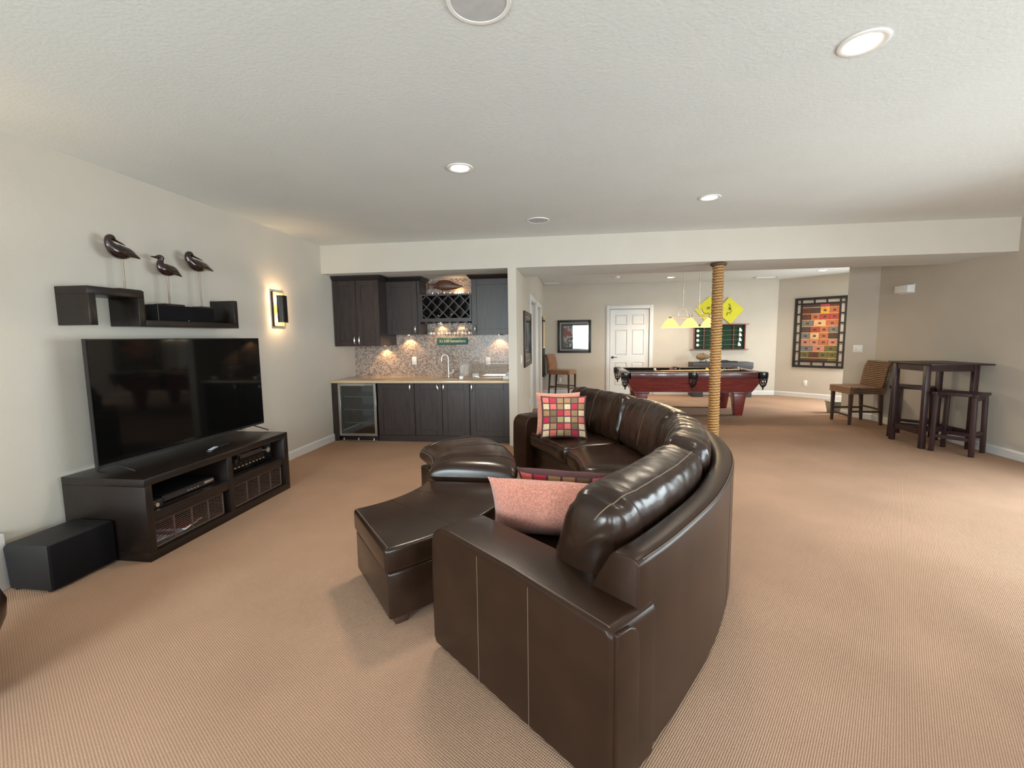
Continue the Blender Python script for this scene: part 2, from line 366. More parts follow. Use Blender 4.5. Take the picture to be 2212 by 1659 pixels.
b = B(); b.hexa([diag(0, 0, 0), diag(2.85, 0, 0), diag(2.85, -0.15, 0), diag(0, -0.15, 0)], [diag(0, 0, H), diag(2.85, 0, H), diag(2.85, -0.15, H), diag(0, -0.15, H)])
struct('wall_diagonal', b, 'wall', 'angled beige wall carrying the colourful tile art')
struct('wall_nook', B().box(6.9, 7.05, 8.8, 9.75, 0, 0.3).box(6.9, 7.05, 8.8, 9.75, 2.2, H), 'wall')
ident = lambda u, v, w_: (u, v, w_)
struct('wall_stub', B().prism([(5.02, 8.30), (4.79, 8.75), (4.88, 8.85), (6.95, 8.85), (6.95, 8.40), (5.17, 8.30)], ident, 0, H), 'wall', 'pale angled wall end beside the rattan chair')
b = B(); b.box(XR, XR + 0.15, -2.35, 0.75, 0, H); b.box(XR, XR + 0.15, 4.75, 8.30, 0, H); b.box(XR, XR + 0.15, 0.75, 4.75, 2.12, H)
struct('wall_right', b, 'wall', 'beige right wall behind the pub table')
b = B()
for x0_, x1_ in ((XL, -3.0), (-1.6, 0.0), (1.0, 2.2), (4.8, XR)): b.box(x0_, x1_, -2.35, -2.2, 0, H)
for x0_, x1_, zl in ((-3.0, -1.6, 0.55), (0.0, 1.0, 0.55), (2.2, 4.8, 0.0)):
    b.box(x0_, x1_, -2.35, -2.2, 2.15, H)
    if zl: b.box(x0_, x1_, -2.35, -2.2, 0, zl)
struct('wall_front', b, 'wall', 'beige wall behind the viewer')
# windows (outside the frame, they light the room)
wd = B()
for y in (0.75, 2.05, 3.40, 4.69): wd.box(5.06, 5.13, y, y + 0.06, 0, 2.12)
wd.box(5.06, 5.13, 0.75, 4.75, 2.06, 2.12); wd.box(5.06, 5.13, 0.75, 4.75, 0, 0.06)
o = struct('window_1', wd, 'white', 'white framed glazed patio door in the right wall'); struct('pane', B().box(5.09, 5.095, 0.81, 4.69, 0.06, 2.06), 'pane', parent=o)
wd = B()
for x in (0.0, 0.94): wd.box(x, x + 0.06, -2.31, -2.24, 0.55, 2.15)
wd.box(0.0, 1.0, -2.31, -2.24, 0.55, 0.61); wd.box(0.0, 1.0, -2.31, -2.24, 2.09, 2.15)
o = struct('window_2', wd, 'white', 'white framed window behind the viewer'); struct('pane', B().box(0.06, 0.94, -2.28, -2.275, 0.61, 2.09), 'pane', parent=o)
wd = B()
for x in (-3.0, -1.66): wd.box(x, x + 0.06, -2.31, -2.24, 0.55, 2.15)
wd.box(-3.0, -1.6, -2.31, -2.24, 0.55, 0.61); wd.box(-3.0, -1.6, -2.31, -2.24, 2.09, 2.15)
o = struct('window_3', wd, 'white', 'white framed left window behind the viewer'); struct('pane', B().box(-2.94, -1.66, -2.28, -2.275, 0.61, 2.09), 'pane', parent=o)
wd = B()
for y in (8.86, 9.60): wd.box(6.92, 6.98, y, y + .05, 0.3, 2.2)
wd.box(6.92, 6.98, 8.86, 9.65, 0.3, 0.36); wd.box(6.92, 6.98, 8.86, 9.65, 2.14, 2.2)
o = struct('window_4', wd, 'white', 'white framed window in the hidden nook'); struct('pane', B().box(6.945, 6.95, 8.91, 9.60, 0.36, 2.14), 'pane', parent=o)
wd = B()
for x in (2.2, 3.47, 4.74): wd.box(x, x + 0.06, -2.31, -2.24, 0, 2.15)
wd.box(2.2, 4.8, -2.31, -2.24, 0, 0.06); wd.box(2.2, 4.8, -2.31, -2.24, 2.09, 2.15)
o = struct('window_5', wd, 'white', 'white framed glass door behind and right of the viewer'); struct('pane', B().box(2.26, 4.74, -2.28, -2.275, 0.06, 2.09), 'pane', parent=o)
# baseboards
def bbx(name, x, y0, y1, side):   # along y
    b = B().prism([(0, 0), (0.016, 0), (0.016, 0.085), (0.008, 0.105), (0, 0.105)], lambda u, v, w_: (x + side * u, w_, v), y0, y1)
    return struct(name, b, 'white')
bbx('baseboard_left', XL, 4.0, 6.10, 1); bbx('baseboard_left_near', XL, 2.28, 2.6, 1)
bbx('baseboard_right', XR, 4.76, 8.30, -1); bbx('baseboard_passage', -0.72, 5.98, 7.93, 1); bbx('baseboard_passage_far', -0.72, 10.8, 11.6, 1)
def bby(name, y, x0, x1):
    b = B().prism([(0, 0), (0.016, 0), (0.016, 0.085), (0.008, 0.105), (0, 0.105)], lambda u, v, w_: (w_, y - u, v), x0, x1)
    return struct(name, b, 'white')
bby('baseboard_back', YW, -0.72, 0.84); bby('baseboard_back_far', YW, 2.02, 4.84)
b = B().prism([(0, 0), (0.016, 0), (0.016, 0.085), (0.008, 0.105), (0, 0.105)], lambda u, v, w_: diag(w_, u, v), 0, 2.8); struct('baseboard_diagonal', b, 'white')
sd = Vector((4.79 - 5.02, 8.75 - 8.30)).normalized(); sn_ = Vector((-sd.y, sd.x))
if sn_.x > 0: sn_ = -sn_
def stub(s, off, z): p = Vector((5.02, 8.30)) + sd * s + sn_ * off; return (p.x, p.y, z)
b = B().prism([(0, 0), (0.016, 0), (0.016, 0.085), (0.008, 0.105), (0, 0.105)], lambda u, v, w_: stub(w_, u, v), 0, 0.505); struct('baseboard_stub', b, 'white')
struct('trim_1', B().box(XL, -3.335, 1.2, 2.17, 0, 0.34), 'white', 'white low trim block at the left wall', bevel=0.006)

# doors -------------------------------------------------------------
def build_door(name, fn, width, height, label, handle_u=None):
    root = bpy.data.objects.new(name, None); COL.objects.link(root); p = fn(width / 2, 0, 0); root.location = p
    root['kind'] = 'structure'; root['label'] = label
    def bx(bb, u0, u1, o0, o1, z0, z1):
        return bb.hexa([fn(u0, o0, z0), fn(u1, o0, z0), fn(u1, o1, z0), fn(u0, o1, z0)], [fn(u0, o0, z1), fn(u1, o0, z1), fn(u1, o1, z1), fn(u0, o1, z1)])
    b = B(); st = 0.115; mid = width / 2
    cols = [(st, mid - st / 2), (mid + st / 2, width - st)]
    rows = [(0.21, 0.80), (0.98, height - 0.50), (height - 0.39, height - 0.13)]
    zs = [0.005, 0.21, 0.80, 0.98, height - 0.50, height - 0.39, height - 0.13, height]
    bx(b, 0, st, -0.035, 0, 0.005, height); bx(b, width - st, width, -0.035, 0, 0.005, height); bx(b, mid - st / 2, mid + st / 2, -0.035, 0, 0.005, height)
    for c0, c1 in cols:
        for z0, z1 in ((0.005, 0.21), (0.80, 0.98), (height - 0.50, height - 0.39), (height - 0.13, height)): bx(b, c0, c1, -0.035, 0, z0, z1)
    obj('door_slab', b, 'white', root, weld=False)
    for c0, c1 in cols:
        for z0, z1 in rows:
            pb = B(); bx(pb, c0, c1, -0.032, -0.022, z0, z1)
            i = 0.035
            pb.hexa([fn(c0 + .008, -0.022, z0 + .008), fn(c1 - .008, -0.022, z0 + .008), fn(c1 - i, -0.006, z0 + i), fn(c0 + i, -0.006, z0 + i)],
                    [fn(c0 + .008, -0.022, z1 - .008), fn(c1 - .008, -0.022, z1 - .008), fn(c1 - i, -0.006, z1 - i), fn(c0 + i, -0.006, z1 - i)])
            obj('panel', pb, 'white', root)
    cw = 0.085
    for u0, u1, z0, z1 in ((-0.012 - cw, -0.012, 0, height + 0.012 + cw), (width + 0.012, width + 0.012 + cw, 0, height + 0.012 + cw), (-0.012, width + 0.012, height + 0.012, height + 0.012 + cw)):
        cb = B(); bx(cb, u0, u1, 0, 0.02, z0, z1); obj('casing', cb, 'white', root, bevel=0.006)
    if handle_u is not None:
        h = B(); s = 1 if handle_u < mid else -1
        c = fn(handle_u, 0.004, 0.93); e = fn(handle_u, 0.05, 0.93); g = fn(handle_u + s * 0.11, 0.055, 0.93)
        h.cyl(c, fn(handle_u, 0.012, 0.93), 0.032, n=16); h.tube([c, e], 0.010); h.tube([e, fn(handle_u + s * 0.05, 0.058, 0.935), g], [0.010, 0.009, 0.007])
        hd = obj('handle', h, 'bronze', root, smooth=True); hd['label'] = 'dark lever handle'
    return root
build_door('door_1', lambda u, o_, z: (0.95 + u, YW - o_ if o_ > 0 else YW + 0.03 - o_, z), 0.935, 2.115, 'white six-panel door in the far wall', 0.06)
for i, (y0, y1) in enumerate(OPEN):
    build_door('door_%d' % (i + 2), lambda u, o_, z, y0=y0: (-0.72 + o_ if o_ > 0 else -0.775 + o_, y0 + 0.01 + u, z), y1 - y0 - 0.02, 2.10, ['white cased doorway nearest the framed picture', 'white cased doorway nearest the cue rack'][i])

struct('door_backing', B().box(0.90, 1.94, YW + 0.08, YW + 0.15, 0, 2.2), 'wall'); struct('door_backing_side', B().box(-0.86, -0.832, 7.9, 10.8, 0, 2.2), 'wall')   # backing added behind the doors, blocks sky light leaking through the gaps
# ceiling fittings -----------------------------------------------------
def downlight(x, y, r, label, power):
    t = thing('recessed_light', label, 'ceiling light', (x, y, H), group='recessed ceiling lights')
    b = B().lathe([(r * 0.66, 0.0), (r * 0.70, -0.004), (r * 0.9, -0.008), (r, -0.005), (r, 0.0)], (x, y, H), 32); obj('trim_ring', b, 'whitep', t, smooth=True)
    b = B().lathe([(0.0, -0.0035), (r * 0.35, -0.0045), (r * 0.68, -0.003), (r * 0.68, -0.0005), (0.0, -0.0005)], (x, y, H), 32); obj('lamp_face', b, 'lamp', t, smooth=True)
    lamp('downlight', 'SPOT', (x, y, H - 0.03), power, (1.0, 0.87, 0.70), t, spot_size=2.5, spot_blend=0.8, shadow_soft_size=0.22)
downlight(-0.84, 3.50, 0.098, 'recessed ceiling light nearest the wet bar', 130)
downlight(1.28, 4.61, 0.098, 'recessed ceiling light just in front of the rope post', 95)
downlight(1.28, 2.34, 0.098, 'largest, nearest recessed ceiling light at upper right', 30)
downlight(5.06, 10.17, 0.098, 'recessed ceiling light above the tile art on the angled wall', 90)
downlight(2.17, 10.60, 0.098, 'recessed ceiling light beyond the billiard lamp', 115)
def grille(x, y, label):
    t = thing('ceiling_speaker', label, 'speaker', (x, y, H), group='round ceiling speakers')
    obj('rim', B().lathe([(0.105, 0), (0.108, -0.006), (0.122, -0.006), (0.124, 0)], (x, y, H), 32), 'whitep', t, smooth=True)
    obj('speaker_grille', B().lathe([(0, -0.005), (0.106, -0.004), (0.106, 0)], (x, y, H), 32), 'grille', t, smooth=True)
grille(-0.37, 5.15, 'round grey ceiling speaker grille near the beam'); grille(-0.355, 1.845, 'round grey ceiling speaker cut by the top of the picture')
tag(obj('smoke_detector', B().lathe([(0, -0.04), (0.045, -0.038), (0.062, -0.02), (0.065, 0)], (0.96, 10.17, H), 24), 'whitep', origin=(0.96, 10.17, H), smooth=True), 'small round white smoke detector on the far ceiling', 'smoke detector')
def vent(x0, x1, y0, y1, label):
    t = thing('ceiling_vent', label, 'vent', ((x0 + x1) / 2, (y0 + y1) / 2, H), group='ceiling air vents')
    b = B(); b.box(x0, x1, y0, y0 + .02, H - .01, H); b.box(x0, x1, y1 - .02, y1, H - .01, H); b.box(x0, x0 + .02, y0, y1, H - .01, H); b.box(x1 - .02, x1, y0, y1, H - .01, H)
    obj('vent_frame', b, 'whitep', t)
    for k in range(5):
        y = y0 + .03 + k * (y1 - y0 - .06) / 4; obj('slat', B().box(x0 + .02, x1 - .02, y - .006, y + .006, H - .008, H), 'whitep', t)
vent(-0.68, -0.27, 11.0, 11.14, 'white ceiling vent in the far left corner above the stool'); vent(4.1, 4.55, 11.02, 11.16, 'white ceiling vent over the far right of the pool room')

# wall plates ------------------------------------------------------------
def plate(name, fn, wd_, ht, label, cat, toggles=1):
    t = thing(name, label, cat, fn(0, 0, 0))
    def bx(u0, u1, o0, o1, z0, z1):
        return B().hexa([fn(u0, o0, z0), fn(u1, o0, z0), fn(u1, o1, z0), fn(u0, o1, z0)], [fn(u0, o0, z1), fn(u1, o0, z1), fn(u1, o1, z1), fn(u0, o1, z1)])
    obj('plate', bx(-wd_ / 2, wd_ / 2, 0.0005, 0.006, -ht / 2, ht / 2), 'whitep', t, bevel=0.002)
    for k in range(toggles):
        u = (k - (toggles - 1) / 2) * 0.045; obj('rocker', bx(u - .016, u + .016, 0.006, 0.010, -0.033, 0.033), 'whitep', t, bevel=0.001)
plate('power_outlet', lambda u, o_, z: (-2.443 + u, YB - o_, 1.117 + z), 0.072, 0.125, 'white outlet on the mosaic tile left of the faucet', 'outlet')
plate('power_outlet', lambda u, o_, z: (-1.27 + u, YB - o_, 1.103 + z), 0.072, 0.125, 'white outlet on the mosaic tile at the right end of the bar', 'outlet')
plate('light_switch', lambda u, o_, z: (-0.72 + o_, 6.49 + u, 1.145 + z), 0.11, 0.13, 'white light switch beside the framed picture on the passage wall', 'switch', 2)
plate('power_outlet', lambda u, o_, z: (-0.72 + o_, 7.7 + u, 0.35 + z), 0.072, 0.125, 'white outlet low on the passage wall by the first doorway', 'outlet')
plate('light_switch', lambda u, o_, z: stub(0.28 + u, o_, 1.195 + z), 0.16, 0.12, 'white double light switch on the pale angled wall end', 'switch', 3)
plate('power_outlet', lambda u, o_, z: diag(0.65 + u, o_, 0.33 + z), 0.08, 0.13, 'white outlet under the colourful tile art', 'outlet')
plate('power_outlet', lambda u, o_, z: (XR - o_, 6.95 + u, 0.40 + z), 0.075, 0.12, 'small outlet on the right wall behind the pub table', 'outlet')
plate('power_outlet', lambda u, o_, z: (-0.30 + u, YW - o_, 0.36 + z), 0.075, 0.12, 'white outlet behind the legs of the brown bar stool', 'outlet')
t = thing('wall_chime', 'small white box mounted high on the right wall', 'chime', (XR, 7.67, 2.11))
obj('cover', B().box(XR - 0.09, XR, 7.53, 7.81, 2.055, 2.165), 'whitep', t, bevel=0.006); obj('back_plate', B().box(XR - 0.012, XR, 7.52, 7.82, 2.045, 2.175), 'whitep', t)
# ================================================================== left wall: television group
SX0, SX1, SY0, SY1, SH = -3.395, -2.77, 2.54, 4.055, 0.565
t = thing('tv_stand', 'long black-brown open television stand under the large screen', 'tv stand', (-3.08, 3.3, 0))
obj('top', B().box(SX0, SX1, SY0, SY1, SH - 0.052, SH), 'blackwood', t, bevel=0.003)
obj('bottom', B().box(SX0, SX1, SY0, SY1, 0, 0.06), 'blackwood', t, bevel=0.003)
for y0, y1 in ((SY0, SY0 + 0.055), (SY1 - 0.07, SY1)): obj('side_panel', B().box(SX0, SX1, y0, y1, 0.06, SH - 0.052), 'blackwood', t, bevel=0.002)
obj('divider', B().box(SX0, SX1 - 0.003, 3.270, 3.322, 0.06, SH - 0.052), 'blackwood', t, bevel=0.002)
obj('shelf', B().box(SX0, SX1 - 0.006, SY0 + 0.055, 3.270, 0.252, 0.325), 'blackwood', t, bevel=0.002)
obj('shelf', B().box(SX0, SX1 - 0.006, 3.322, SY1 - 0.07, 0.262, 0.328), 'blackwood', t, bevel=0.002)
obj('back_panel', B().box(SX0, SX0 + 0.012, SY0 + 0.055, SY1 - 0.07, 0.06, SH - 0.052), 'blackwood', t)
def basket(y0, y1, z1, label):
    t = thing('wire_basket', label, 'basket', (-3.0, (y0 + y1) / 2, 0.06), group='slatted baskets in the tv stand')
    xf = SX1 - 0.035
    b = B(); b.box(xf - 0.5, xf, y0, y1, 0.0605, 0.068); obj('floor_panel', b, 'basket', t)
    fr = B(); r = 0.006
    for p, q in (((y0, 0.07), (y1, 0.07)), ((y0, z1), (y1, z1)), ((y0, 0.07), (y0, z1)), ((y1, 0.07), (y1, z1))): fr.cyl((xf, p[0], p[1]), (xf, q[0], q[1]), r, n=6)
    obj('front_frame', fr, 'basket', t)
    n = 12
    for k in range(1, n):
        z = 0.07 + (z1 - 0.07) * k / n; obj('wire', B().cyl((xf, y0, z), (xf, y1, z), 0.0032, n=5), 'basket', t)
    for k in (1, 2, 3):
        y = y0 + (y1 - y0) * k / 4; obj('bar', B().box(xf - 0.002, xf + 0.005, y - 0.006, y + 0.006, 0.07, z1), 'basket', t)
    for y in (y0, y1):
        b = B()
        for k in range(0, n + 1, 2): z = 0.07 + (z1 - 0.07) * k / n; b.cyl((xf - 0.5, y, z), (xf, y, z), 0.003, n=5)
        obj('side_wires', b, 'basket', t)
basket(2.615, 3.225, 0.235, 'slatted basket holding magazines in the lower left of the tv stand'); basket(3.345, 3.965, 0.245, 'slatted basket in the lower right of the tv stand')
for k in range(3):
    b = B().box(-0.14, 0.14, -0.11, 0.11, 0, 0.012, 0); b.box(-0.139, 0.139, -0.109, 0.109, 0.012, 0.013, 1)
    o = obj('magazine', b, ['book', 'bookr' if k else 'book']); o.location = (-2.99 + 0.02 * k, 2.79 + 0.06 * k, 0.0695 + 0.0135 * k); o.rotation_euler = (0, 0, 0.2 * k - 0.15)
    tag(o, ['bottom magazine in the left slatted basket', 'middle magazine in the left slatted basket', 'red-covered top magazine in the left slatted basket'][k], 'magazine', 'magazines in the left basket')
# receiver
t = thing('av_receiver', 'black stereo receiver with knobs in the upper right of the tv stand', 'receiver', (-3.05, 3.62, 0.328))
obj('body', B().box(-3.25, -2.86, 3.375, 3.90, 0.340, 0.495), 'black', t, bevel=0.004); obj('front_panel', B().box(-2.86, -2.845, 3.37, 3.905, 0.336, 0.498), 'screen', t, bevel=0.002)
obj('display', B().box(-2.846, -2.843, 3.50, 3.78, 0.44, 0.475), 'dsteel', t)
for y, r in ((3.84, 0.024), (3.43, 0.018)): obj('knob', B().cyl((-2.845, y, 0.44), (-2.825, y, 0.44), r, n=20), 'chrome' if r > .02 else 'black', t, smooth=True)
for k in range(9): obj('button', B().box(-2.846, -2.840, 3.42 + 0.045 * k, 3.44 + 0.045 * k, 0.372, 0.382), 'chrome', t)
for k in range(6): obj('button', B().box(-2.846, -2.841, 3.44 + 0.055 * k, 3.455 + 0.055 * k, 0.402, 0.410), 'dsteel', t)
for y in (3.41, 3.86): obj('foot', B().cyl((-2.9, y, 0.3285), (-2.9, y, 0.34), 0.016, n=12), 'black', t)
# disc player
t = thing('disc_player', 'slim black disc player with a silver front strip on the tv stand', 'disc player', (-3.0, 2.95, 0.325))
obj('body', B().box(-3.2, -2.86, 2.75, 3.21, 0.332, 0.375), 'black', t, bevel=0.003); obj('front_strip', B().box(-2.86, -2.852, 2.75, 3.21, 0.336, 0.366), 'dsteel', t)
obj('badge', B().box(-2.8525, -2.849, 3.11, 3.20, 0.350, 0.368), 'chrome', t)
for k in range(4): obj('button', B().box(-2.852, -2.848, 2.95 + .03 * k, 2.965 + .03 * k, 0.345, 0.352), 'chrome', t)
for y in (2.78, 3.18): obj('foot', B().box(-2.92, -2.89, y - .012, y + .012, 0.3255, 0.332), 'black', t)
t = thing('small_gadget', 'small black gadget with a chrome ring at the left of the shelf', 'gadget', (-2.85, 2.66, 0.325))
obj('body', B().box(-2.90, -2.81, 2.62, 2.71, 0.3255, 0.385), 'black', t, bevel=0.008); obj('ring', B().lathe([(0.008, 0), (0.014, 0), (0.014, 0.010), (0.008, 0.010)], (-2.811, 2.655, 0.352), 20, ax='x'), 'chrome', t, smooth=True)
t = thing('coiled_cable', 'black coiled cable lying behind the disc player', 'cable', (-3.1, 2.68, 0.3255))
obj('coil', B().tube([(-3.1 + (0.05 + .003 * k / 10) * math.cos(k * .4), 2.68 + (0.045 + .002 * k / 10) * math.sin(k * .4), 0.331 + 0.0009 * k) for k in range(60)], 0.004, 6), 'black', t, smooth=True)
obj('plug', B().box(-3.06, -3.03, 2.70, 2.72, 0.3258, 0.345), 'chrome', t, bevel=0.002)
# remotes
for k, (x, y, a, lb) in enumerate(((-2.925, 3.31, 0.35, 'black remote with grey buttons on the tv stand'), (-2.955, 3.42, 0.12, 'second remote lying next to the grey-buttoned one'))):
    t = thing('remote_control', lb, 'remote', (x, y, SH), PI / 2 + a, 'remotes on the tv stand')
    obj('body', B().box(-0.085, 0.085, -0.022, 0.022, 0.0005, 0.018), 'black', t, bevel=0.006, world=False)
    for i in range(5):
        for j in (-1, 0, 1): obj('button', B().box(-0.06 + .026 * i - .006, -0.06 + .026 * i + .006, j * .012 - .004, j * .012 + .004, 0.0175, 0.0205), 'book' if k == 0 else 'dsteel', t, world=False)
# television
TX = -3.15
t = thing('television', 'large flat black television on the low stand', 'television', (TX - 0.03, 3.415, SH))
ty0, ty1, tz0, tz1 = 2.585, 4.245, 0.612, 1.484
obj('casing', B().box(TX - 0.026, TX - 0.003, ty0, ty1, tz0, tz1), 'black', t, bevel=0.004)
obj('rear_housing', B().box(TX - 0.08, TX - 0.026, ty0 + 0.3, ty1 - 0.3, tz0 + 0.06, tz1 - 0.35), 'black', t, bevel=0.01)
obj('screen', B().box(TX - 0.003, TX, ty0 + 0.008, ty1 - 0.008, tz0 + 0.022, tz1 - 0.008), 'screen', t)
bz = 0.006
for y in (ty0 - .001, ty1 - bz + .001): obj('bezel', B().box(TX - 0.026, TX + 0.001, y, y + bz, tz0, tz1), 'black', t)
obj('chin', B().box(TX - 0.003, TX + 0.001, ty0 + bz, ty1 - bz, tz0, tz0 + 0.016), 'dsteel', t)
obj('logo_tab', B().box(TX - 0.02, TX - 0.003, 3.38, 3.46, tz0 - 0.012, tz0), 'dsteel', t)
for y in (2.70, 4.10):
    for xs, yo in ((0.17, 0.0), (-0.135, 0.0)):
        obj('foot', B().tube([(TX - 0.02, y, tz0 + 0.004), (TX - 0.02 + xs * 0.9, y + yo, SH + 0.012), (TX - 0.02 + xs, y + yo, SH + 0.0065)], 0.0062, 8), 'dsteel', t, smooth=True)
# subwoofer
t = thing('subwoofer', 'black box subwoofer on the floor left of the tv stand', 'speaker', (-3.165, 2.33, 0))
b = B().prism([(-3.305, 0.012), (-3.02, 0.012), (-3.02, 0.288), (-3.30, 0.288), (-3.325, 0.262)], lambda u, v, w_: (u, w_, v), 2.145, 2.525)
obj('cabinet', b, 'blackm', t, bevel=0.006); obj('front_grille', B().box(-3.0195, -3.004, 2.15, 2.52, 0.016, 0.284), 'felt', t, bevel=0.004)
for x in (-3.28, -3.05):
    for y in (2.17, 2.50): obj('foot', B().cyl((x, y, 0), (x, y, 0.012), 0.015, n=12), 'black', t)
obj('handle_recess', B().box(-3.13, -3.09, 2.42, 2.49, 0.2875, 0.2890), 'black', t)
# floating shelf
t = thing('floating_shelf', 'black stepped floating wall shelf above the television', 'shelf', (XL, 3.33, 1.575))
x0, x1 = XL + 0.0005, XL + 0.25; th = 0.052; zb, zt = 1.577, 1.836
obj('upright', B().box(x0, x1, 2.648, 2.700, zb, zt - th), 'blackwood', t, bevel=0.002); obj('top_board', B().box(x0, x1, 2.648, 3.053, zt - th, zt), 'blackwood', t, bevel=0.002)
obj('upright', B().box(x0, x1, 3.001, 3.053, zb, zt - th), 'blackwood', t, bevel=0.002); obj('bottom_board', B().box(x0, x1, 3.053, 4.012, zb, zb + th - .006), 'blackwood', t, bevel=0.002)
obj('upright', B().box(x0, x1, 3.965, 4.012, zb + th - .006, zt), 'blackwood', t, bevel=0.002)
t = thing('centre_speaker', 'long black centre speaker sitting on the stepped shelf', 'speaker', (-3.3, 3.475, zb + th))
sz = zb + th - .006 + .0005
obj('cabinet', B().box(-3.40, -3.215, 3.185, 3.765, sz, sz + 0.128), 'blackm', t, bevel=0.004); obj('front_grille', B().box(-3.2145, -3.203, 3.195, 3.755, sz + .004, sz + 0.124), 'felt', t, bevel=0.002)
obj('end_trim', B().box(-3.2145, -3.202, 3.186, 3.194, sz + .002, sz + 0.126), 'dsteel', t); obj('badge', B().box(-3.2035, -3.2025, 3.47, 3.48, sz + .006, sz + .012), 'chrome', t)

# carved birds
def crs(pts, m=6):
    out = []
    P = [pts[0]] + list(pts) + [pts[-1]]
    for i in range(1, len(P) - 2):
        for k in range(m):
            u = k / m; a, b_, c, d = P[i - 1], P[i], P[i + 1], P[i + 2]
            out.append(tuple(0.5 * (2 * b_[j] + (c[j] - a[j]) * u + (2 * a[j] - 5 * b_[j] + 4 * c[j] - d[j]) * u * u + (3 * b_[j] - a[j] - 3 * c[j] + d[j]) * u ** 3) for j in range(len(b_))))
    out.append(tuple(pts[-1])); return out
def bird(label, x, y, z0, zrod, body, head, beak, base):
    t = thing('carved_bird', label, 'bird figurine', (x, y, z0), group='carved wooden shore birds')
    for nme, prof, flat in (('body', body, 0.8), ('head', head, 0.85), ('beak', beak, 0.8)):
        cr_ = crs(prof, 6); b = B(); b.tube([(x, y + q[0], zrod + q[1]) for q in cr_], [max(q[2] * (1.22 if nme == 'body' else 1.15), 0.001) for q in cr_], 14, flat=flat)
        obj(nme, b, 'birdwood', t, smooth=True)
    obj('rod', B().cyl((x, y, z0 + 0.014), (x, y, zrod + 0.03), 0.0072, n=8), 'rod', t, smooth=True)
    obj('base', B().box(x - 0.05, x + 0.05, y - base, y + base, z0 + .0005, z0 + 0.016), 'birdwood', t, bevel=0.003)
back_body = [(0.145, 0.022, 0.003), (0.105, 0.036, 0.014), (0.055, 0.048, 0.031), (0.0, 0.045, 0.042), (-0.045, 0.052, 0.041), (-0.078, 0.078, 0.030), (-0.092, 0.105, 0.022)]
back_head = [(-0.086, 0.080, 0.026), (-0.096, 0.108, 0.020), (-0.088, 0.134, 0.020), (-0.068, 0.140, 0.021), (-0.050, 0.128, 0.014), (-0.036, 0.121, 0.006)]
back_beak = [(-0.056, 0.130, 0.012), (-0.025, 0.119, 0.007), (0.006, 0.110, 0.005), (0.034, 0.101, 0.0018)]
bird('carved bird with beak tucked over its back on the high shelf', -3.30, 3.031, zt, 2.075, back_body, back_head, back_beak, 0.088)
fb = [(0.140, 0.006, 0.003), (0.105, 0.024, 0.014), (0.055, 0.042, 0.032), (0.0, 0.042, 0.040), (-0.04, 0.050, 0.036), (-0.058, 0.075, 0.025), (-0.056, 0.100, 0.020)]
fh = [(-0.055, 0.082, 0.023), (-0.052, 0.110, 0.019), (-0.050, 0.130, 0.023), (-0.066, 0.136, 0.019), (-0.084, 0.132, 0.008)]
fk = [(-0.078, 0.134, 0.012), (-0.105, 0.129, 0.007), (-0.136, 0.130, 0.003)]
bird('carved bird looking left with straight beak, middle of the three', -3.30, 3.405, sz + 0.128, 2.003, fb, fh, fk, 0.095)
bb3 = [(q[0] * 1.13, q[1] * 0.95, q[2]) for q in back_body]; bh3 = [(q[0] * 1.1 - .01, q[1] * 0.97, q[2]) for q in back_head]; bk3 = [(q[0] * 1.35 + .005, q[1] * 0.97, q[2]) for q in back_beak]
bird('carved bird with beak tucked back, nearest the wall sconce', -3.30, 3.735, sz + 0.128, 2.083, bb3, bh3, bk3, 0.055)

# sconces
def sconce(yc, label):
    t = thing('wall_sconce', label, 'sconce', (XL, yc, 1.82), group='wall sconces either side of the television')
    obj('back_plate', B().box(XL + .0005, XL + 0.018, yc - 0.095, yc + 0.095, 1.62, 2.02), 'bronze', t, bevel=0.003)
    obj('mica_panel', B().box(XL + 0.018, XL + 0.026, yc - 0.088, yc + 0.088, 1.625, 2.015), 'amber', t)
    n = 14; arc = [(XL + 0.055 + 0.06 * math.sin(PI * k / n), yc - 0.078 * math.cos(PI * k / n)) for k in range(n + 1)]
    arci = [(XL + 0.055 + 0.055 * math.sin(PI * k / n), yc - 0.073 * math.cos(PI * k / n)) for k in range(n + 1)]
    b = B().prism(arc + arci[::-1], ident, 1.665, 1.975); obj('cover', b, 'bronze', t, smooth=True)
    for z in (1.70, 1.94): obj('cover_pin', B().cyl((XL + .02, yc, z), (XL + .112, yc, z), 0.004, n=8), 'bronze', t)
    for z in (1.735, 1.90):
        obj('bulb', B().lathe([(0, -0.028), (0.012, -0.022), (0.016, 0), (0.012, 0.022), (0, 0.028)], (XL + 0.055, yc - .012, z), 12), 'bulb', t, smooth=True)
    lamp('sconce_bulb', 'POINT', (XL + 0.075, yc - .03, 1.945), 4.0, WARM, t, shadow_soft_size=0.015); lamp('sconce_bulb', 'POINT', (XL + 0.075, yc - .03, 1.69), 3.4, WARM, t, shadow_soft_size=0.015)
sconce(4.965, 'dark curved wall sconce glowing amber between television and bar'); sconce(1.88, 'matching sconce out of view left of the television')

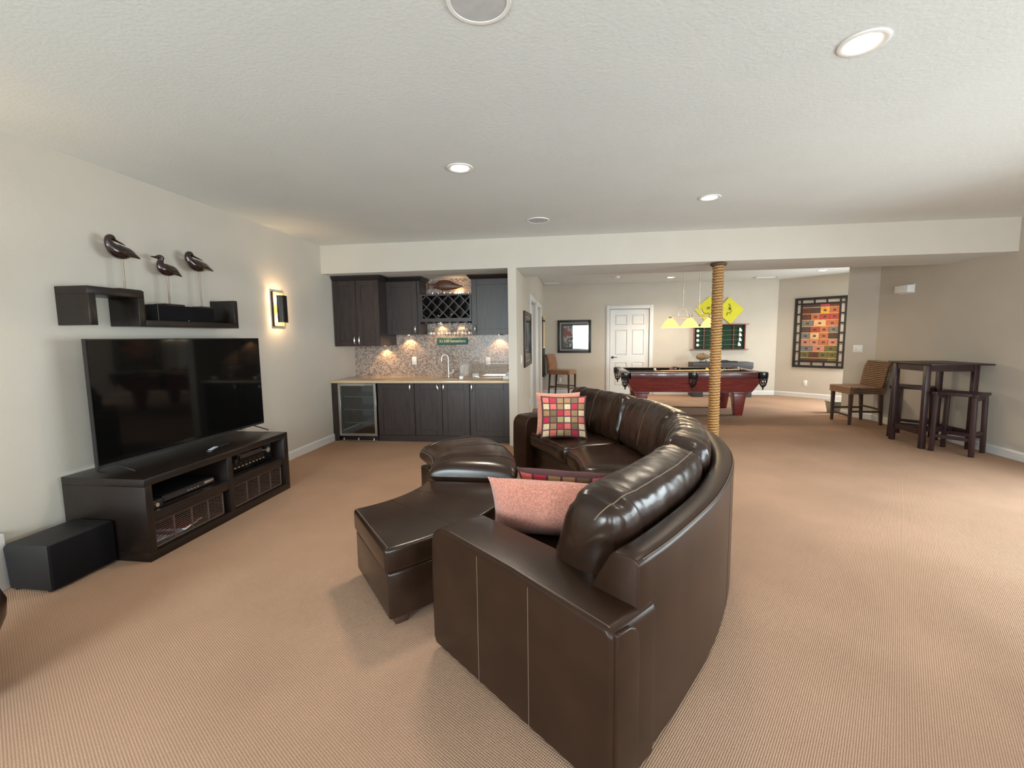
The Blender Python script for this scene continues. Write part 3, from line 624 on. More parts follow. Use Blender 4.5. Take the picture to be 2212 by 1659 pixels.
# ================================================================== wet bar
YF, CT = 6.10, 0.877
tag(obj('countertop', B().box(XL + .0005, -0.8305, 6.05, YB - .0005, 0.84, CT), 'counter', origin=(-2.12, 6.45, 0.84), bevel=0.004), 'polished beige countertop running the length of the wet bar', 'countertop')
def shaker(t, x0, x1, z0, z1, y, hx=None, hz=0, tilt=0.0, fr=0.075, thick=0.02):
    """shaker door, front face at y, parts: one door object with handle sub-part"""
    b = B(); xi0, xi1, zi0, zi1 = x0 + fr, x1 - fr, z0 + fr, z1 - fr
    b.box(x0, xi0, y, y + thick, z0, z1); b.box(xi1, x1, y, y + thick, z0, z1); b.box(xi0, xi1, y, y + thick, z0, zi0); b.box(xi0, xi1, y, y + thick, zi1, z1)
    d = obj('door', b, 'espresso', t, bevel=0.002, seg=1, weld=False)
    obj('door_panel', B().box(xi0, xi1, y + 0.009, y + thick, zi0, zi1), 'espresso', d)
    if hx is not None:
        h = B(); pts = [(hx + math.sin(tilt) * s * 0.060, y - 0.004 - 0.022 * (1 - s * s), hz + s * 0.060 * math.cos(tilt)) for s in [k / 6 - 1 for k in range(13)]]
        h.tube(pts, [0.003 + 0.0115 * (1 - (k / 6 - 1) ** 2) ** 0.6 for k in range(13)], 8, flat=1.0)
        hd = obj('handle', h, 'chrome', d, smooth=True); hd['label'] = 'silver bow handle'
    return d
obj('filler_panel', B().box(XL + .0005, -3.335, 6.075, YB - .001, 0, 0.84), 'espresso', None, origin=(-3.38, 6.4, 0))
tag(bpy.data.objects['filler_panel'], 'narrow dark panel between the left wall and wine fridge', 'panel')
def base_cab(x0, x1, doors, label):
    t = thing('base_cabinet', label, 'cabinet', ((x0 + x1) / 2, 6.45, 0), group='dark base cabinets of the wet bar')
    obj('body', B().box(x0, x1, YF + .0205, YB - .001, 0, 0.8395), 'espresso', t)
    obj('plinth', B().box(x0, x1, YF + .006, YF + .0205, 0, 0.088), 'espresso_x', t)
    for d in doors: shaker(t, *d)
base_cab(-2.742, -2.196, [(-2.738, -2.200, 0.094, 0.832, YF, -2.252, 0.778)], 'single-door base cabinet right of the wine fridge')
base_cab(-2.195, -1.401, [(-2.190, -1.799, 0.094, 0.832, YF, -1.853, 0.778, -0.28), (-1.793, -1.406, 0.094, 0.832, YF, -1.768, 0.778)], 'double-door base cabinet under the faucet')
base_cab(-1.400, -0.831, [(-1.395, -0.850, 0.094, 0.832, YF, -1.368, 0.778)], 'single-door base cabinet at the right end of the bar')
# wine fridge
fx0, fx1 = -3.325, -2.752
t = thing('wine_fridge', 'stainless framed glass-door wine fridge under the counter', 'fridge', ((fx0 + fx1) / 2, 6.4, 0))
b = B(); b.box(fx0, fx0 + .03, 6.12, 6.80, 0.03, 0.835); b.box(fx1 - .03, fx1, 6.12, 6.80, 0.03, 0.835); b.box(fx0 + .03, fx1 - .03, 6.12, 6.80, 0.03, 0.08); b.box(fx0 + .03, fx1 - .03, 6.12, 6.80, 0.80, 0.835); b.box(fx0 + .03, fx1 - .03, 6.77, 6.80, 0.08, 0.80)
obj('body', b, 'black', t, weld=False)
b = B(); b.box(fx0 + .031, fx1 - .031, 6.755, 6.769, 0.081, 0.799); obj('liner', b, 'fridge_in', t)
dz0, dz1 = 0.075, 0.835; e = 0.036
b = B(); b.box(fx0, fx0 + e, 6.07, 6.118, dz0, dz1); b.box(fx1 - e, fx1, 6.07, 6.118, dz0, dz1); b.box(fx0 + e, fx1 - e, 6.07, 6.118, dz0, dz0 + e); b.box(fx0 + e, fx1 - e, 6.07, 6.118, dz1 - e, dz1)
d = obj('door', b, 'steel', t, bevel=0.002, seg=1, weld=False); obj('glass', B().box(fx0 + e, fx1 - e, 6.085, 6.095, dz0 + e, dz1 - e), 'fglass', d)
obj('handle', B().tube([(fx1 - .16, 6.07, 0.818), (fx1 - .15, 6.04, 0.818), (fx1 - .05, 6.04, 0.818), (fx1 - .04, 6.07, 0.818)], 0.012, 10), 'steel', d, smooth=True)
for z in (0.25, 0.44, 0.63): obj('shelf', B().box(fx0 + .05, fx1 - .035, 6.14, 6.70, z, z + 0.012), 'chrome', t)
for z in (0.12, 0.3, 0.5, 0.68): obj('shelf_clip', B().box(-3.03, -3.015, 6.74, 6.754, z, z + 0.1), 'chrome', t)
obj('kick_plate', B().box(fx0 + .02, fx1, 6.10, 6.118, 0.02, 0.068), 'black', t); obj('kick_trim', B().box(fx0 + .03, fx1 + .005, 6.06, 6.10, 0.008, 0.018), 'steel', t)
for x in (fx0 + .06, fx0 + .28, fx1 - .06): obj('leveller', B().cyl((x, 6.085, 0.019), (x, 6.085, 0.045), 0.011, n=10), 'chrome', t)
for x in (fx0 + .05, fx1 - .05): obj('foot', B().cyl((x, 6.3, 0), (x, 6.3, 0.03), 0.02, n=10), 'black', t)
# uppers
def crown(t, x0, x1, y, z, left=True, right=True, yb=YB - .001):
    prof = [(0, 0), (0.012, 0), (0.05, 0.045), (0.055, 0.058), (0, 0.058)]
    b = B()
    for i in range(len(prof)):
        pass
    path = []
    rings = []
    for u, v in prof:
        l = x0 - (u if left else 0); r = x1 + (u if right else 0); rings.append([(l, yb, z + v), (l, y - u, z + v), (r, y - u, z + v), (r, yb, z + v)])
    n = len(prof)
    vs = [p for ring in rings for p in ring]; fs = []
    for i in range(n):
        j = (i + 1) % n
        for k in range(3): fs.append((i * 4 + k, i * 4 + k + 1, j * 4 + k + 1, j * 4 + k))
    fs += [tuple(i * 4 for i in range(n)), tuple(i * 4 + 3 for i in range(n))[::-1]]
    b.add(vs, fs); b.box(x0, x1, y, yb, z, z + 0.05)
    return obj('crown_moulding', b, 'crown', t, weld=False)
def upper(x0, x1, y, z0, z1, doors, label, left, right):
    t = thing('wall_cabinet', label, 'cabinet', ((x0 + x1) / 2, (y + YB) / 2, z0), group='dark wall cabinets of the wet bar')
    obj('body', B().box(x0, x1, y + .0205, YB - .001, z0, z1), 'espresso', t); crown(t, x0, x1, y + .01, z1, left, right)
    for dd in doors: shaker(t, *dd)
    return t
A0, A1 = -3.402, -2.72
upper(A0, A1, 6.22, 1.36, 2.295, [(A0, -3.063, 1.36, 2.290, 6.22, -3.097, 1.443), (-3.058, A1, 1.36, 2.290, 6.22, -3.025, 1.443)], 'tall double-door wall cabinet at the left end of the bar', False, True)
upper(-2.7195, -2.215, 6.50, 1.52, 2.297, [(-2.7195, -2.255, 1.52, 2.290, 6.50, -2.285, 1.60)], 'single-door wall cabinet left of the wine rack', False, True)
upper(-1.440, -0.8305, 6.50, 1.508, 2.300, [(-1.436, -0.835, 1.508, 2.292, 6.50, -1.386, 1.59)], 'single-door wall cabinet right of the wine rack, catching bluish light', True, False)
# wine rack
rx0, rx1, ry, rz0, rz1 = -2.214, -1.441, 6.50, 1.70, 2.098
t = thing('wine_rack', 'dark diamond-lattice wine rack between the wall cabinets', 'wine rack', ((rx0 + rx1) / 2, 6.65, rz0))
ins = 0.045
b = B(); b.box(rx0, rx1, ry, YB - .001, rz1 - .022, rz1); b.box(rx0, rx1, ry, YB - .001, rz0, rz0 + .05); b.box(rx0, rx0 + ins, ry, YB - .001, rz0 + .05, rz1 - .022); b.box(rx1 - .025, rx1, ry, YB - .001, rz0 + .05, rz1 - .022); b.box(rx0, rx1, YB - .012, YB - .001, rz0, rz1)
obj('frame', b, 'espresso_x', t, weld=False)
gx0, gx1, gz0, gz1 = rx0 + ins, rx1 - .025, rz0 + .05, rz1 - .022
def clip(p, d):
    lo, hi = -9, 9
    for a, da, mn, mx in ((p[0], d[0], gx0, gx1), (p[1], d[1], gz0, gz1)):
        t0, t1 = (mn - a) / da, (mx - a) / da
        if t0 > t1: t0, t1 = t1, t0
        lo, hi = max(lo, t0), min(hi, t1)
    return lo, hi
pitch = 0.166
for sgn in (1, -1):
    d = (math.sqrt(.5), sgn * math.sqrt(.5))
    for k in range(-4, 9):
        p = (gx0 + 0.06 + pitch * k, gz0 if sgn > 0 else gz1)
        lo, hi = clip(p, d)
        if hi - lo < 0.06: continue
        nx, nz = -d[1], d[0]; hw = 0.007
        q = [(p[0] + d[0] * s + nx * h_, p[1] + d[1] * s + nz * h_) for s, h_ in ((lo, -hw), (hi, -hw), (hi, hw), (lo, hw))]
        obj('slat', B().prism(q, lambda u, v, w_: (u, w_, v), ry + (.004 if sgn > 0 else .008), ry + 0.25), 'espresso', t)
# bottles in the rack: resting in diamond cells
def bottle(x, z, cap, label):
    t = thing('wine_bottle', label, 'bottle', (x, 6.53, z), group='wine bottles lying in the rack')
    obj('glass', B().lathe([(0, 0.29), (0.034, 0.288), (0.037, 0.27), (0.037, 0.11), (0.015, 0.07), (0.0135, 0.02), (0.0135, 0.01)], (x, 6.53, z), 16, ax='y'), 'wglass', t, smooth=True)
    obj('capsule', B().lathe([(0, -0.002), (0.0145, 0), (0.0150, 0.045), (0.0135, 0.046)], (x, 6.53, z), 14, ax='y'), cap, t, smooth=True)
bottle(-2.043, 1.842, 'corkr', 'wine bottle with red foil in the left of the rack'); bottle(-1.741, 1.802, 'cork', 'wine bottle with pale foil near the middle of the rack'); bottle(-1.945, 1.79, 'corkr', 'wine bottle low in the rack left of the pale-capped one')
# hanging glasses + rails
for x in (-2.10, -1.98, -1.86, -1.74, -1.62, -1.50): obj('glass_rail', B().box(x - .045, x - .012, 6.53, 6.80, rz0 - .022, rz0 - .0005), 'espresso', t).name
g0 = None
gp = [(0.0335, 0.0), (0.0335, 0.003), (0.006, 0.008), (0.004, 0.02), (0.004, 0.075), (0.012, 0.085), (0.032, 0.105), (0.038, 0.13), (0.034, 0.17), (0.031, 0.185)]
for k, (x, y) in enumerate([(-2.07, 6.56), (-2.065, 6.70), (-1.95, 6.56), (-1.945, 6.70), (-1.83, 6.56), (-1.825, 6.70), (-1.71, 6.56), (-1.705, 6.70), (-1.59, 6.56), (-1.585, 6.70), (-1.49, 6.57), (-1.485, 6.71)]):
    if g0 is None:
        b = B().lathe([(r, -z) for r, z in gp] , (0, 0, 0), 18); g0 = obj('wine_glass', b, 'clear', smooth=True); o = g0
    else: o = g0.copy(); COL.objects.link(o)
    o.location = (x, y, rz0 - 0.024)
    tag(o, 'clear stemmed glass hanging upside down under the wine rack', 'glass', 'stemware under the wine rack')
# puck lights under the cabinets
def puck(x, y, z, label, power, ang=1.9):
    t = thing('puck_light', label, 'light', (x, y, z), group='puck lights under the bar cabinets')
    obj('rim', B().lathe([(0.026, -.0005), (0.026, -0.012), (0.034, -0.012), (0.034, -.0005)], (x, y, z), 20), 'chrome', t, smooth=True); obj('lens', B().lathe([(0, -0.011), (0.026, -0.010), (0.026, -.001)], (x, y, z), 20), 'puck', t, smooth=True)
    l = lamp('puck_lamp', 'SPOT', (x, y, z - 0.02), power, (1.0, 0.62, 0.30), t, spot_size=ang, spot_blend=0.5, shadow_soft_size=0.015); l.rotation_euler = (0.12, 0, 0)
puck(-2.88, 6.755, 1.36, 'puck light under the tall left wall cabinet', 5); puck(-2.49, 6.755, 1.52, 'puck light under the cabinet left of the wine rack', 5)
puck(-1.98, 6.775, 1.70, 'left puck light behind the hanging glasses', 5); puck(-1.66, 6.775, 1.70, 'right puck light behind the hanging glasses', 5); puck(-1.08, 6.755, 1.508, 'puck light under the cabinet at the right end', 5)
# fish on the rack
t = thing('carved_fish', 'carved brown wooden fish standing on top of the wine rack', 'fish figurine', (-1.86, 6.62, rz1))
fp = [(-0.175, 0.0, 0.018), (-0.12, 0.008, 0.040), (-0.05, 0.014, 0.062), (0.03, 0.012, 0.066), (0.10, 0.002, 0.052), (0.17, -0.008, 0.034), (0.235, -0.010, 0.016), (0.275, -0.008, 0.003)]
cr_ = crs(fp, 5); b = B()
b.tube([(-1.86 + q[0], 6.62, 2.225 + q[1]) for q in cr_], [max(q[2] * 1.15, .002) for q in cr_], 16); b.v = [Vector((v.x, 6.62 + (v.y - 6.62) * 0.4, v.z)) for v in b.v]
obj('body', b, 'fish', t, smooth=True)
fy = lambda u, v, w_: (-1.86 + u, 6.62 + w_, 2.225 + v)
obj('tail', B().prism([(-0.165, 0.012), (-0.215, 0.035), (-0.272, 0.062), (-0.262, 0.005), (-0.270, -0.052), (-0.215, -0.025), (-0.165, -0.014)], fy, -0.008, 0.008), 'fish', t, bevel=0.003)
obj('dorsal_fin', B().prism([(-0.10, 0.045), (-0.07, 0.075), (0.0, 0.082), (0.08, 0.068), (0.10, 0.050)], fy, -0.006, 0.006), 'fish', t, bevel=0.002)
obj('eye', B().lathe([(0, -.008), (0.008, -.004), (0.009, 0.004)], (-1.86 + 0.19, 6.612, 2.225), 12, ax='y'), 'black', t, smooth=True)
for x in (-1.90, -1.80): obj('post', B().cyl((x, 6.62, rz1 + .012), (x, 6.62, 2.185), 0.004, n=8), 'bronze', t)
obj('base', B().box(-1.98, -1.72, 6.58, 6.66, rz1 + .0005, rz1 + .014), 'fish', t, bevel=0.003)
for k in range(7):
    x = -2.09 + 0.093 * k
    if k in (2, 3, 4): x += 0.0
    o = obj('votive_glass', B().lathe([(0, 0), (0.022, 0), (0.026, 0.045), (0.024, 0.045), (0.020, 0.004)], (x, 6.75, rz1 + .0005), 14), 'clear', origin=(x, 6.75, rz1 + .0005), smooth=True); tag(o, 'tiny clear glass in the row behind the carved fish', 'glass', 'small glasses on top of the rack')
t = thing('rack_top_light', 'small warm light hidden on top of the wine rack', 'light', (-1.70, 6.78, rz1))
obj('holder', B().lathe([(0.03, 0.0005), (0.03, 0.012), (0.024, 0.016)], (-1.70, 6.79, rz1), 16), 'bronze', t, smooth=True); obj('bulb', B().lathe([(0.012, 0.016), (0.015, 0.03), (0, 0.04)], (-1.70, 6.79, rz1), 12), 'whitep', t, smooth=True)
lamp('rack_lamp', 'POINT', (-1.70, 6.77, rz1 + 0.06), 0.9, (1.0, 0.60, 0.30), t, shadow_soft_size=0.02)
# sign
t = thing('bar_sign', 'small teal sign with cream lettering hung on the mosaic tile', 'sign', (-1.817, YB, 1.413))
obj('board', B().box(-2.062, -1.575, YB - 0.02, YB - .0005, 1.36, 1.468), 'signg', t, bevel=0.012, seg=1)
tc_ = bpy.data.curves.new('sign_text', 'FONT'); tc_.body = "It's 5:00 Somewhere"; tc_.align_x = 'CENTER'; tc_.align_y = 'CENTER'; tc_.size = 0.052; tc_.extrude = 0.0015
to = bpy.data.objects.new('lettering_source', tc_); COL.objects.link(to)
dgp = bpy.context.evaluated_depsgraph_get(); tm = bpy.data.meshes.new_from_object(to.evaluated_get(dgp)); bpy.data.objects.remove(to)
lo = bpy.data.objects.new('lettering', tm); COL.objects.link(lo); lo.parent = t; lo.location = (0, -0.0215, 0.001); lo.rotation_euler = (PI / 2, 0, 0); tm.materials.append(M['signt'])
wd_t = max(v.co.x for v in tm.vertices) - min(v.co.x for v in tm.vertices); lo.scale = (0.405 / wd_t, 1.15, 1)
# faucet
t = thing('bar_faucet', 'slim tall nickel faucet at the bar sink', 'faucet', (-1.835, 6.62, CT))
obj('base', B().lathe([(0.026, 0.0005), (0.026, 0.012), (0.018, 0.03), (0.014, 0.05)], (-1.835, 6.62, CT), 18), 'chrome', t, smooth=True)
pts = [(-1.835, 6.62, CT + .04)] + [(-1.835, 6.62, CT + z) for z in (0.12, 0.2, 0.28)] + [(-1.835 - 0.045 + 0.045 * math.cos(a), 6.62 - 0.02 * (1 - math.cos(a)), CT + 0.28 + 0.06 * math.sin(a)) for a in [PI * k / 8 for k in range(1, 9)]] + [(-1.926, 6.58, CT + 0.24)]
obj('spout', B().tube(pts, 0.011, 12), 'chrome', t, smooth=True)
hb = B(); hb.cyl((-1.835, 6.62, CT + 0.055), (-1.775, 6.62, CT + 0.06), 0.010, n=12); hb.tube([(-1.775, 6.62, CT + .06), (-1.765, 6.62, CT + .075), (-1.762, 6.62, CT + .12)], 0.009, 10); obj('handle', hb, 'chrome', t, smooth=True)
obj('sink_rim', B().box(-2.02, -1.62, 6.30, 6.56, CT + .0003, CT + .0015), 'steel', None, origin=(-1.82, 6.43, CT)); tag(bpy.data.objects['sink_rim'], 'flat steel sink edge set in the beige countertop', 'sink')
# clear acrylic case with white corners
t = thing('acrylic_case', 'clear acrylic case with white corner blocks on the bar', 'display case', (-1.2, 6.5, CT))
obj('front_sheet', B().box(-1.58, -0.90, 6.30, 6.306, CT + .02, CT + 0.205), 'clear', t); obj('top_sheet', B().box(-1.58, -0.90, 6.30, 6.62, CT + .205, CT + 0.211), 'clear', t); obj('rear_sheet', B().box(-1.58, -0.90, 6.614, 6.62, CT + .02, CT + 0.205), 'clear', t)
obj('edge_post', B().box(-1.588, -1.58, 6.296, 6.304, CT + .001, CT + 0.208), 'dsteel', t)
for x0, x1, y0, z1 in ((-1.585, -1.53, 6.26, 0.045), (-1.46, -1.36, 6.56, 0.06), (-0.95, -0.86, 6.22, 0.05), (-0.96, -0.86, 6.55, 0.075)): obj('corner_block', B().box(x0, x1, y0, y0 + .05, CT + .0005, CT + z1), 'whitep', t, bevel=0.008)
# ================================================================== curved leather sofa
KP = [(0.215, 1.417), (0.395, 1.658), (0.67, 2.10), (0.895, 2.60), (1.005, 3.0), (1.045, 3.45), (1.005, 3.90), (0.895, 4.30), (0.67, 4.80), (0.395, 5.242), (0.215, 5.483)]
CV = crs(KP, 24); SL = [0.0]
for i in range(1, len(CV)): SL.append(SL[-1] + math.dist(CV[i], CV[i - 1]))
LT = SL[-1]
def curve(s):
    s_ = min(max(s, 0.0), LT); lo, hi = 0, len(SL) - 1
    while hi - lo > 1:
        m_ = (lo + hi) // 2
        if SL[m_] <= s_: lo = m_
        else: hi = m_
    u = (s_ - SL[lo]) / (SL[hi] - SL[lo]); a, b_ = Vector(CV[lo]), Vector(CV[hi])
    p = a.lerp(b_, u); i0, i1 = max(lo - 3, 0), min(hi + 3, len(CV) - 1)
    tg = (Vector(CV[i1]) - Vector(CV[i0])).normalized()
    p = p + tg * (s - s_)
    return p, Vector((-tg.y, tg.x))
def sp(s, d, z):
    p, n = curve(s); q = p + n * d; return Vector((q.x, q.y, z))
sofa = thing('curved_sofa', 'big curved dark brown leather sectional sofa in the middle of the room', 'sofa', (0.5, 3.45, 0))
def sweep(prof, s0, s1, n, end_in=0.0):
    b = B(); m = len(prof)
    def ring(s): return [sp(s, d, z) for d, z in prof]
    vs = []
    for i in range(n + 1): vs += ring(s0 + (s1 - s0) * i / n)
    fs = [(i * m + k, i * m + (k + 1) % m, (i + 1) * m + (k + 1) % m, (i + 1) * m + k) for i in range(n) for k in range(m)]
    fs += [tuple(range(m))[::-1], tuple(n * m + k for k in range(m))]
    return b.add(vs, fs)
# back frame: slanted inside face, rounded rim
obj('back_frame', sweep([(0.0, 0.03), (0.26, 0.03), (0.24, 0.50), (0.115, 0.725), (0.10, 0.742), (0.085, 0.748), (0.03, 0.748), (0.012, 0.742), (0.0, 0.728)], 0.0, LT, 60), 'leather_f', sofa, bevel=0.006, seg=2, smooth=True)
obj('seat_base', sweep([(0.26, 0.05), (0.90, 0.05), (0.90, 0.27), (0.26, 0.27)], 0.06, LT - 0.06, 50), 'leather', sofa, bevel=0.012)
# rear seam lines
for s in (1.15, LT / 2, LT - 1.15):
    obj('seam', B().tube([sp(s, 0.0012, z) for z in (0.03, 0.3, 0.72)], 0.0022, 6), 'leather_f', sofa)
b = B().tube([sp(0.03 + (LT - .06) * k / 80, 0.006, 0.7405) for k in range(81)], 0.0014, 6); obj('rim_stitching', b, 'stitch', sofa)
# arms
AU = Vector((0.755, -0.655)).normalized(); AN = Vector((-AU.y, AU.x)); A0_ = Vector((-0.650, 1.955))
def armpt(s, t_, z, far=False):
    p = A0_ + AU * s + AN * t_
    return Vector((p.x, 6.9 - p.y if far else p.y, z))
def arm(far):
    AL, AT, AH = 1.018, 0.25, 0.608
    prof = [(0.015, 0.025)]
    R_ = 0.10
    prof += [(0.0, 0.06), (-0.004, 0.30), (0.0, AH - R_)]
    for k in range(1, 8): a = PI / 2 * k / 7; prof.append((R_ - R_ * math.cos(a), AH - R_ + R_ * math.sin(a)))
    prof += [(0.55, AH), (AL - 0.02, AH - .022), (AL, AH - 0.045), (AL, 0.025)]
    b = B().prism(prof, lambda u, v, w_: armpt(u, w_, v, far), 0, AT)
    a = obj('arm', b, 'leather_f', sofa, bevel=0.028, seg=4, smooth=True)
    for s in (0.355, 0.655):
        ah = AH - .004 * (s > .5)
        pts = [armpt(s, -0.0003, z, far) for z in (0.03, 0.2, 0.4, ah - 0.035)] + [armpt(s, 0.005, ah - 0.014, far), armpt(s, 0.014, ah - 0.004, far)]
        obj('stitching', B().tube(pts, 0.0012, 6), 'stitch', a)
    obj('stitching', B().tube([armpt(0.09, 0.016, AH - .012, far), armpt(0.14, 0.018, AH - .001, far), armpt(0.55, 0.018, AH - .001, far), armpt(AL - .02, 0.017, AH - .023, far)], 0.0017, 6), 'stitch', a)
    obj('stitching', B().tube([armpt(AL - .012, 0.010, AH - .036, far), armpt(AL - .007, 0.0075, AH - .07, far), armpt(AL - .007, 0.0075, 0.05, far)], 0.0017, 6), 'stitch', a)
    # rear cap panel, rounded shoulder
    cap = [(0.016, 0.03), (0.140, 0.03), (0.140, AH - 0.125), (0.134, AH - 0.085), (0.116, AH - 0.055), (0.085, AH - 0.040), (0.016, AH - 0.036)]
    obj('arm_cap', B().prism(cap, lambda u, v, w_: armpt(w_, u, v, far), AL - 0.03, AL + 0.010), 'leather_f', a, bevel=0.007, seg=3, smooth=True)
arm(False); arm(True)
def fbm(p, f): return noise.noise(Vector(p) * f) + 0.5 * noise.noise(Vector(p) * f * 2.1)
# seat cushions
def sgnpow(x, p): return math.copysign(abs(x) ** p, x)
def cushion(name, s0, s1, dc, zc, a, bb, tilt, nu=44, nv=40, pe=5.0, pc=0.62, wr=0.006, seed=0.0, droop=0.0):
    hl = (s1 - s0) / 2; sc_ = (s0 + s1) / 2
    def surf(u, v):
        uu = 2 * u - 1; uu = math.copysign(1 - (1 - abs(uu)) ** 1.8, uu); e = max(1 - abs(uu) ** pe, 0.0) ** (1 / 2.4)
        th = 2 * PI * v; cx, cz = sgnpow(math.cos(th), pc), sgnpow(math.sin(th), pc)
        ax, az = a * e * cx, bb * (0.45 * e + 0.55 * e ** 0.5) * cz
        d = dc + ax * math.cos(tilt) + az * math.sin(tilt); z = zc - ax * math.sin(tilt) + az * math.cos(tilt)
        z -= droop * uu * uu
        p = sp(sc_ + uu * hl, d, z)
        edge = 0.4 + 1.1 * abs(uu) ** 3
        k = wr * edge * (0.7 * noise.noise(Vector((uu * hl * 11 + seed, v * 3.0, seed))) + 0.9 * (0.35 - abs(noise.noise(Vector((uu * hl * 20 + seed + 1.5 * math.sin(v * 9), v * 3.5, 3 + seed))))) + 0.35 * (0.3 - abs(noise.noise(Vector((uu * hl * 48 + seed, v * 7.0, 9 + seed)))))) + 0.45 * wr * (0.5 + abs(uu) ** 6) * (0.3 - abs(noise.noise(p * 9.0 + Vector((seed, 0, 0))))) * 2.0
        pc_, n_ = curve(sc_ + uu * hl); ctr = sp(sc_ + uu * hl, dc, zc); dr = (p - ctr)
        if dr.length > 1e-4: p = p + dr.normalized() * k
        return p
    b = B().grid(surf, nu, nv, False, True)
    o = obj(name, b, 'leather', sofa, smooth=True)
    return o, surf
NC = 4; s_in, s_out = 0.10, LT - 0.10; seg_ = (s_out - s_in) / NC
for i in range(NC):
    a0, a1 = s_in + seg_ * i, s_in + seg_ * (i + 1)
    o, f = cushion('seat_cushion', a0 + .002, a1 - .002, 0.645, 0.362, 0.335, 0.100, 0.0, pe=14, pc=0.55, wr=0.005, seed=i * 7.3)
    for v in (0.10, 0.40): obj('stitching', B().tube([f(k / 40, v) + Vector((0, 0, .0015)) for k in range(2, 39)], 0.002, 6), 'stitch', o)
for i in range(NC):
    a0, a1 = s_in + seg_ * i, s_in + seg_ * (i + 1)
    if i == 0: a0 -= 0.06
    if i == NC - 1: a1 += 0.06
    o, f = cushion('back_cushion', a0 + .004, a1 - .004, 0.285, 0.655, 0.135, 0.235, -0.25, nu=90, nv=64, pe=12, pc=0.60, wr=0.016, seed=31 + i * 5.1)
    if i == 0: obj('stitching', B().tube([f(k / 50, 0.285) + Vector((0, 0, .001)) for k in range(3, 48)], 0.0025, 6), 'stitch', o)
    else: obj('stitching', B().tube([f(0.5, v / 60) for v in range(-5, 24)], 0.0025, 6), 'stitch', o)
for s, d in ((0.2, 0.82), (LT - 0.2, 0.82), (LT / 2, 0.82), (0.25, 0.1), (LT - .25, 0.1), (LT / 2, 0.1)):
    q = sp(s, d, 0); obj('foot', B().box(q.x - .03, q.x + .03, q.y - .03, q.y + .03, 0, 0.052), 'legwood', sofa)

# ottomans: two wedges on a common arc
OC = (-1.815, 3.13)
def op(r, a, z): return Vector((OC[0] + r * math.cos(a), OC[1] + r * math.sin(a), z))
def wedge(r0, r1, a0, a1, z0, z1, n=14):
    b = B(); vs = []
    for i in range(n + 1):
        a = a0 + (a1 - a0) * i / n; vs += [op(r0, a, z0), op(r1, a, z0), op(r1, a, z1), op(r0, a, z1)]
    fs = [(i * 4 + k, i * 4 + (k + 1) % 4, (i + 1) * 4 + (k + 1) % 4, (i + 1) * 4 + k) for i in range(n) for k in range(4)] + [(3, 2, 1, 0), (n * 4, n * 4 + 1, n * 4 + 2, n * 4 + 3)]
    return b.add(vs, fs)
R0, R1 = 0.765, 1.425; d2r = math.radians
q = op(1.1, d2r(-25), 0)
t = thing('wedge_ottoman', 'flat-topped dark brown leather ottoman in front of the near sofa arm', 'ottoman', (q.x, q.y, 0))
obj('body', wedge(R0 + .01, R1 - .01, d2r(-50), d2r(-0.6), 0.045, 0.295), 'leather', t, bevel=0.016, seg=3)
lid = obj('lid', wedge(R0, R1, d2r(-50.6), d2r(-0.3), 0.297, 0.428, 18), 'leather', t, bevel=0.022, seg=4)
obj('stitching', B().tube([op(R1 - .012, d2r(-50.2), 0.33), op(R1 - .010, d2r(-50.2), 0.41), op(R1 - .02, d2r(-49.9), 0.4275)], 0.002, 6), 'stitch', lid)
obj('stitching', B().tube([op(r_, d2r(-49.7), 0.4285) for r_ in (R0 + .03, 1.0, 1.2, R1 - .02)], 0.0018, 6), 'stitch', lid)
for a in (-33, -17): obj('seam', B().tube([op(r_, d2r(a), 0.4275) for r_ in (R0 + .02, 0.9, 1.1, 1.3, R1 - .02)], 0.0022, 6), 'leather', lid)
obj('seam', B().tube([op(R0 + .0095, d2r(-33), z) for z in (0.05, 0.2, 0.29)], 0.002, 6), 'stitch', t)
for r_, a in ((R1 - .07, -47), (R0 + .08, -45), (R1 - .07, -4), (R0 + .08, -6)):
    c = op(r_, d2r(a), 0); obj('foot', B().box(-.035, .035, -.035, .035, 0, .046).xf(Matrix.Translation(c) @ Matrix.Rotation(d2r(a), 4, 'Z')), 'legwood', t, bevel=0.003)
q = op(1.1, d2r(25), 0)
t = thing('wedge_ottoman', 'puffy-topped dark brown leather ottoman farther toward the bar', 'ottoman', (q.x, q.y, 0))
obj('body', wedge(R0 + .02, R1 - .02, d2r(0.6), d2r(50), 0.045, 0.36), 'leather', t, bevel=0.016, seg=3)
def puff(u, v):
    aa, rr = 2 * u - 1, None
    th = 2 * PI * v; cx, cz = sgnpow(math.cos(th), 0.62), sgnpow(math.sin(th), 0.75)
    aa = math.copysign(1 - (1 - abs(aa)) ** 1.6, aa); e = max(1 - abs(aa) ** 9, 0) ** (1 / 2.6)
    r_ = (R0 + R1) / 2 + (R1 - R0) / 2 * (0.93 + .07 * e) * cx + 0.0
    ee = 0.12 + 0.88 * e
    z = 0.450 + (0.118 if cz > 0 else 0.088) * cz * e * (1 + 0.10 * math.cos(aa * 1.5))
    k = 0.004 * noise.noise(Vector((aa * 6, v * 8, 4.2))) + .003 * noise.noise(Vector((aa * 15, v * 4, 1.2)))
    return op(r_, d2r(25.4 + 24.8 * aa), z + k)
cu = obj('top_cushion', B().grid(puff, 44, 44, False, True), 'leather', t, smooth=True)
for u in (0.25, 0.5, 0.75): obj('seam', B().tube([puff(u, v / 40) + Vector((0, 0, .001)) for v in range(1, 20)], 0.0022, 6), 'leather', cu)
obj('stitching', B().tube([puff(k / 40, 0.46) for k in range(3, 38)], 0.002, 6), 'stitch', cu)
